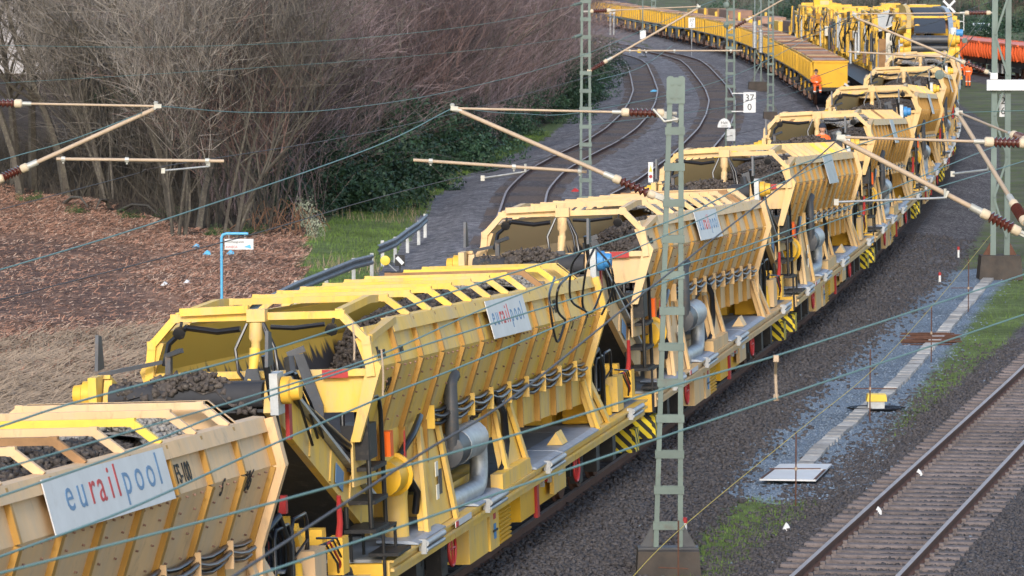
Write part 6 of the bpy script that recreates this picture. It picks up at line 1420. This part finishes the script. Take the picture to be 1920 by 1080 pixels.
# arched conveyor
arch = [(y0 + 1.0, 4.7), (y0 + 5, 5.05), (y0 + 11, 5.35), (y0 + 18, 5.5), (y0 + 28, 5.5), (y0 + 40, 5.3)]
for s, nm_, m_, w_, h_ in ((-1.0, 'arch_frame', 'machine_yellow', .22, .55), (1.0, 'arch_frame', 'galvanised', .22, .40)):
    for (ya, za), (yb_, zb_) in zip(arch[:-1], arch[1:]):
        b = MB(); b.beam(T(ya, s, za), T(yb_ + .1, s, zb_), w_, h_); b.build(nm_, M[m_], mc)
for (ya, za), (yb_, zb_) in zip(arch[:-1], arch[1:]):
    b = MB(); b.beam(T(ya, 0, za + .1), T(yb_, 0, zb_ + .1), 1.5, .06); b.build('belt', M['rubber'], mc)
for k in range(7):
    yk = y0 + 2 + k * 3.8; zk = float(np.interp(yk, [a for a, _ in arch], [z for _, z in arch]))
    for s in (-1, 1): b = MB(); b.beam(T(yk, s * 1.02, 1.2), T(yk - .6, s * 1.0, zk), .14, .18); b.build('strut', YM, mc)
# working units: frames, cylinders, cabins, hoses
rm = random.Random(8)
for u in range(30):
    yu = y0 + 4 + u * 4.9; tall = 4.2 + .8 * rm.random() + (.6 if 1 <= u <= 12 else 0) - (.5 if u > 16 else 0)
    mbox('dark_gap_filler', 'black', yu, yu + 4.7, -.75, .75, 1.1, tall - .9)  # added black filler box; shade in the gaps between parts put into its colour
    for s in (-1, 1):
        for dy in (0, 2.2, 4.6): mbox('frame_post', YM, yu + dy, yu + dy + .16, s * 1.22 - .07, s * 1.22 + .07, 1.1, tall - rm.uniform(.2, 1.6))
        b = MB(); b.beam(T(yu, s * 1.22, tall - .3), T(yu + 4.6, s * 1.22, tall - .2), .16, .2); b.build('frame_beam', YM, mc)
        b = MB(); b.beam(T(yu + .2, s * 1.3, 1.3), T(yu + 2.8, s * 1.3, tall - .5), .08, .14); b.build('diagonal', YM, mc)
        for k in range(3):
            yk = yu + rm.uniform(.3, 5); vk = s * rm.uniform(1.25, 1.6); zk = rm.uniform(1.1, 2.0)
            MB().tube([T(yk, vk, zk), T(yk + .1, vk, zk + .9), T(yk + .15, vk, zk + rm.uniform(1.5, 2.3))], [.11, .11, .05], 9).build('cylinder', rm.choice([YM, YM, M['galvanised'], M['dark_steel']]), mc, 50)
    b = MB(); b.beam(T(yu + .1, -1.35, tall), T(yu + .1, 1.35, tall), .2, .2); b.build('cross_beam', YM, mc)
    if u < 30:
        for k in range(6):
            v = rm.uniform(-1.0, .9); z = rm.uniform(1.6, tall - .8); hw = rm.uniform(.3, .6); dy = rm.uniform(0, 4)
            mbox('housing', rm.choice(['machine_yellow', 'machine_yellow', 'machine_yellow', 'wagon_yellow', 'paint']), yu + dy, yu + dy + rm.uniform(.8, 2.4), v - hw, v + hw, z, z + rm.uniform(.7, 1.5)).color = (.66, .44, .2, 1)
    for k in range(26):
        v = rm.choice([-1, -1, 1]) * rm.uniform(.5, 1.5); z = rm.uniform(1.1, tall - .6); dy = rm.uniform(0, 6); hw = rm.uniform(.06, .26); hh = rm.uniform(.12, .75)
        mbox(rm.choice(['housing', 'panel', 'tank', 'gearbox']), rm.choice(['machine_yellow', 'machine_yellow', 'machine_yellow', 'ochre', 'dark_steel', 'black', 'tarp', 'load_brown']), yu + dy, yu + dy + rm.uniform(.3, 1.2), v - hw, v + hw, z, z + hh)
    for k in range(7):
        v = rm.uniform(-1.6, 1.3); MB().tube([T(yu + rm.uniform(0, 2), v, tall - .3), T(yu + 1.5, v - .25, tall - 1.2), T(yu + 2, v + .1, rm.uniform(1.4, 2.4))], .04, 6).build('hose', M['black_gloss'], mc, 60)
    for k in range(3): v = rm.uniform(-1.3, 1.2); MB().lathe(T(yu + rm.uniform(0, 5), v, tall - .5), (0, 0, 1), [(0, .17), (.35, .17), (.4, .08)], 10).build('drum', rm.choice([YM, M['galvanised'], M['dark_steel']]), mc, 40)
# curved yellow arms and tan shields near the front, tarpaulin, rope coil
for k, (dy, v, m_) in enumerate(((8, -1.1, 'machine_yellow'), (9.5, -.5, 'machine_yellow'), (11, -1.5, 'machine_yellow'))):
    MB().tube([T(y0 + dy, v, 1.8), T(y0 + dy, v - .1, 3.6), T(y0 + dy - 1.2, v + .1, 4.7), T(y0 + dy - 4, v + .5, 5.0)], .17, 8).build('bent_arm', M[m_], mc, 50)
mbox('tan_shield', 'tarp', y0 + 26, y0 + 26.4, -2.0, -1.45, .6, 4.3); mbox('tan_shield', 'belt_rust', y0 + 30, y0 + 30.4, -2.3, -1.6, 1.0, 3.9)
b = MB(); b.prism([T(y0 + 34, -2.2, 4.2), T(y0 + 34, -.6, 4.9), T(y0 + 42, -.4, 5.6), T(y0 + 42, -2.0, 5.0)], (0, 0, 0), (0, 0, .05)); b.build('tarpaulin', M['tarp'], mc)
b = MB(); b.prism([T(y0 + 5, -1.5, 3.6), T(y0 + 5, -.7, 4.0), T(y0 + 7, -.7, 4.7), T(y0 + 7, -1.5, 4.3)], (0, 0, 0), (0, 0, .04)); b.build('white_sheet', M['white_paint'], mc)
for k in range(4): MB().tube([T(y0 + 22, -1.75 + .24 * math.cos(t), 3.6 + .35 * math.sin(t) - .05 * k) for t in np.linspace(0, 6.28, 14)], .05, 5).build('rope_coil', M['tarp'], mc, 60)
for k in range(10): mbox('deck_box', rm.choice(['machine_yellow', 'belt_rust', 'load_brown', 'dark_steel']), y0 + 155 + k * 9, y0 + 162.5 + k * 9, -1.1, 1.1, 1.2, 2.0 + rm.uniform(0, .9))
for k in range(10):
    for s in (-1, 1): mbox('deck_post', 'machine_yellow', y0 + 155 + k * 9, y0 + 155.3 + k * 9, s * 1.2 - .1, s * 1.2 + .1, 1.0, 2.3 + .2 * (k % 3))
for k in range(24):
    yk = y0 + 3 + k * 7.6
    for s in (-1, 1): MB().lathe(T(yk, s * .72, .45), (T(yk, s, 0) - T(yk, 0, 0)), [(0, .45), (.12, .44), (.13, .2)], 12).build('wheel', M['rust'], mc, 30)

# ------------------------------------------------------------------ white car
p = G(1841, 71, gz(46, 455)); car = empty('parked_car', (p.x, p.y, gz(p.x, p.y)), R_(-8)); tag(car, 'white car parked beyond the orange wagons', 'car')
b = MB()
prof = [(-2.1, .35), (-2.15, .75), (-1.5, .95), (-.9, 1.42), (.9, 1.46), (1.7, 1.0), (2.1, .9), (2.15, .35)]
b.prism([(0, a, z) for a, z in prof], (-.86, 0, 0), (.86, 0, 0)); b.build('body', M['car_white'], car)
b = MB(); b.prism([(-.74, -1.46, 1.0), (.74, -1.46, 1.0), (.66, -.98, 1.38), (-.66, -.98, 1.38)], (0, -.03, .02), (0, 0, 0)); b.build('windscreen', M['glass_dark'], car)
for s in (-1, 1):
    b = MB(); b.prism([(s * .865, -1.2, 1.0), (s * .865, 1.4, 1.02), (s * .865, .85, 1.38), (s * .865, -.85, 1.36)], (0, 0, 0), (s * .01, 0, 0)); b.build('side_window', M['glass_dark'], car)
    for a in (-1.35, 1.35): MB().lathe((s * .75, a, .32), (s, 0, 0), [(0, .32), (.13, .32), (.14, .2)], 14).build('wheel', M['black'], car, 40)
    MB().box((s * .62, -2.14, .68), (.3, .04, .14)).build('headlight', M['galvanised'], car); MB().box((s * 1.0, -.95, 1.0), (.18, .1, .12)).build('mirror', M['car_white'], car)
MB().box((0, -2.16, .55), (.5, .02, .12)).build('number_plate', M['sign_white'], car)

# ------------------------------------------------------------------ people in orange work clothes
def person(label, loc, rz, joints, radii, edges, trousers, jacket_z, boots, head, hel='hivis', bands=(), sc=1.):
    o = empty('person', loc, rz); o.scale = (sc,) * 3; tag(o, label, 'person', 'railway workers')
    me = bpy.data.meshes.new('body'); me.from_pydata(joints, edges, []); tmp = bpy.data.objects.new('tmp', me); COL.objects.link(tmp)
    sk = tmp.modifiers.new('s', 'SKIN'); sk.use_smooth_shade = True; ss = tmp.modifiers.new('u', 'SUBSURF'); ss.levels = 1; ss.render_levels = 1
    for i, r in enumerate(radii):
        me.skin_vertices[0].data[i].radius = r if isinstance(r, tuple) else (r, r); me.skin_vertices[0].data[i].use_root = (i == 0)
    dg = bpy.context.evaluated_depsgraph_get(); dg.update(); bm2 = bpy.data.meshes.new_from_object(tmp.evaluated_get(dg)); bpy.data.objects.remove(tmp)
    bm2.materials.clear()
    for k in ('hivis', trousers, 'skin', 'black'): bm2.materials.append(M[k])
    for pl_ in bm2.polygons:
        c = pl_.center; pl_.material_index = jacket_z(c)
        pl_.use_smooth = True
    b_ = link('body', bm2, None, o)
    h = Vector(head); b = MB(); b.lathe(h + Vector((0, 0, -.13)), (0, 0, 1), [(0, .045), (.03, .075), (.09, .098), (.15, .10), (.2, .085), (.235, .04)], 12); b.lathe(h + Vector((0, -.09, .0)), (0, -1, -.2), [(0, .02), (.03, .012)], 6); b.build('head', M['skin'], o, 50)
    b = MB(); b.lathe(h + Vector((0, 0, .01)), (0, 0, 1), [(0, .118), (.03, .112), (.08, .10), (.12, .06), (.135, .01)], 12); b.build('helmet' if hel == 'hivis' else 'cap', M[hel], o, 50)
    for c, r_, ax_ in bands:
        b = MB(); ax_ = Vector(ax_).normalized(); b.lathe(Vector(c) - ax_ * .025, ax_, [(0, r_), (.05, r_)], 12); b.build('reflective_band', M['reflective'], o, 50)
    return o
ST_J = [(0, 0, .95), (0, 0, 1.2), (0, 0, 1.42), (0, 0, 1.52), (0, 0, 1.6), (.10, 0, .9), (.12, -.02, .5), (.12, 0, .1), (.12, -.14, .04), (-.10, 0, .9), (-.12, .03, .5), (-.13, .05, .1), (-.13, -.1, .04), (.2, 0, 1.40), (.27, .03, 1.12), (.24, -.12, .9), (.22, -.17, .82), (-.2, 0, 1.40), (-.28, .03, 1.13), (-.25, -.08, .9), (-.24, -.12, .82)]
ST_R = [(.17, .12), (.18, .13), (.17, .12), .06, .05, .10, .075, .06, .05, .10, .075, .06, .05, .075, .06, .05, .035, .075, .06, .05, .035]
ST_E = [(0, 1), (1, 2), (2, 3), (3, 4), (0, 5), (5, 6), (6, 7), (7, 8), (0, 9), (9, 10), (10, 11), (11, 12), (2, 13), (13, 14), (14, 15), (15, 16), (2, 17), (17, 18), (18, 19), (19, 20)]
def st_mat(c):
    if c.z < .14: return 3
    if c.z < .92 and abs(c.x) < .19: return 1
    if c.z > 1.5 or (abs(c.x) > .19 and c.z < .87): return 2
    return 0
bands = [((0, 0, 1.12), .205, (0, 0, 1)), ((.12, -.01, .42), .085, (0, 0, 1)), ((-.12, .035, .42), .085, (0, 0, 1))]
for px, py, rz, tr_, lab, sc, hel in ((1799, 161, .4, 'navy', 'standing worker in orange jacket and dark trousers beside the cross sign post', 1.08, 'navy'), (1815, 163, -.5, 'hivis', 'standing worker all in orange, right of his colleague', .95, 'hivis'), (1798, 146, .2, 'navy', 'worker with orange helmet standing behind the first two', 1.02, 'hivis')):
    p = G(px, py, BASE); person(lab, (p.x, p.y, gz(p.x, p.y)), rz, ST_J, ST_R, ST_E, tr_, st_mat, None, (0, -.01, 1.69), hel, bands, sc)
# seated worker on the buffer
SE_J = [(0, 0, .0), (0, .02, .25), (0, 0, .47), (0, -.02, .57), (0, -.03, .64), (.1, -.05, -.02), (.14, -.42, .0), (.13, -.46, -.42), (.13, -.58, -.46), (-.1, -.05, -.02), (-.15, -.36, -.06), (-.17, -.36, -.48), (-.17, -.48, -.52), (.2, 0, .44), (.27, -.1, .2), (.08, -.27, .14), (.02, -.3, .13), (-.2, 0, .44), (-.28, -.08, .2), (-.1, -.27, .12), (-.04, -.3, .11)]
SE_R = [(.17, .13), (.18, .13), (.17, .12), .06, .05, .10, .085, .065, .05, .10, .085, .065, .05, .075, .06, .05, .035, .075, .06, .05, .035]
def se_mat(c):
    if c.z < -.40 and c.y < -.3: return 3
    if c.z > .54: return 2
    return 1 if (c.z < .06 and c.y < .2) else 0
sx_ = tx('T2', 262.) - .875
person('worker in orange sitting on the buffer of the nearest box wagon', (sx_ + .02, 261.6, 1.14), R_(12), SE_J, SE_R, ST_E, 'hivis', se_mat, None, (0, -.05, .74), 'navy', [((0, .01, .16), .205, (0, 0, 1)), ((.135, -.45, -.3), .09, (0, 0, 1)), ((-.165, -.36, -.36), .09, (0, 0, 1))])
# worker leaning at the open end of the fifth wagon
wp = WMAT[4] @ Vector(q(-1.2, .15, 2.0)); person('worker in orange vest standing at the open front of a far hopper wagon', (wp.x, wp.y, at(1537, 262, wp.y).z - 1.2), R_(20), ST_J, ST_R, ST_E, 'navy', st_mat, None, (0, -.01, 1.69), 'navy', bands, .9)
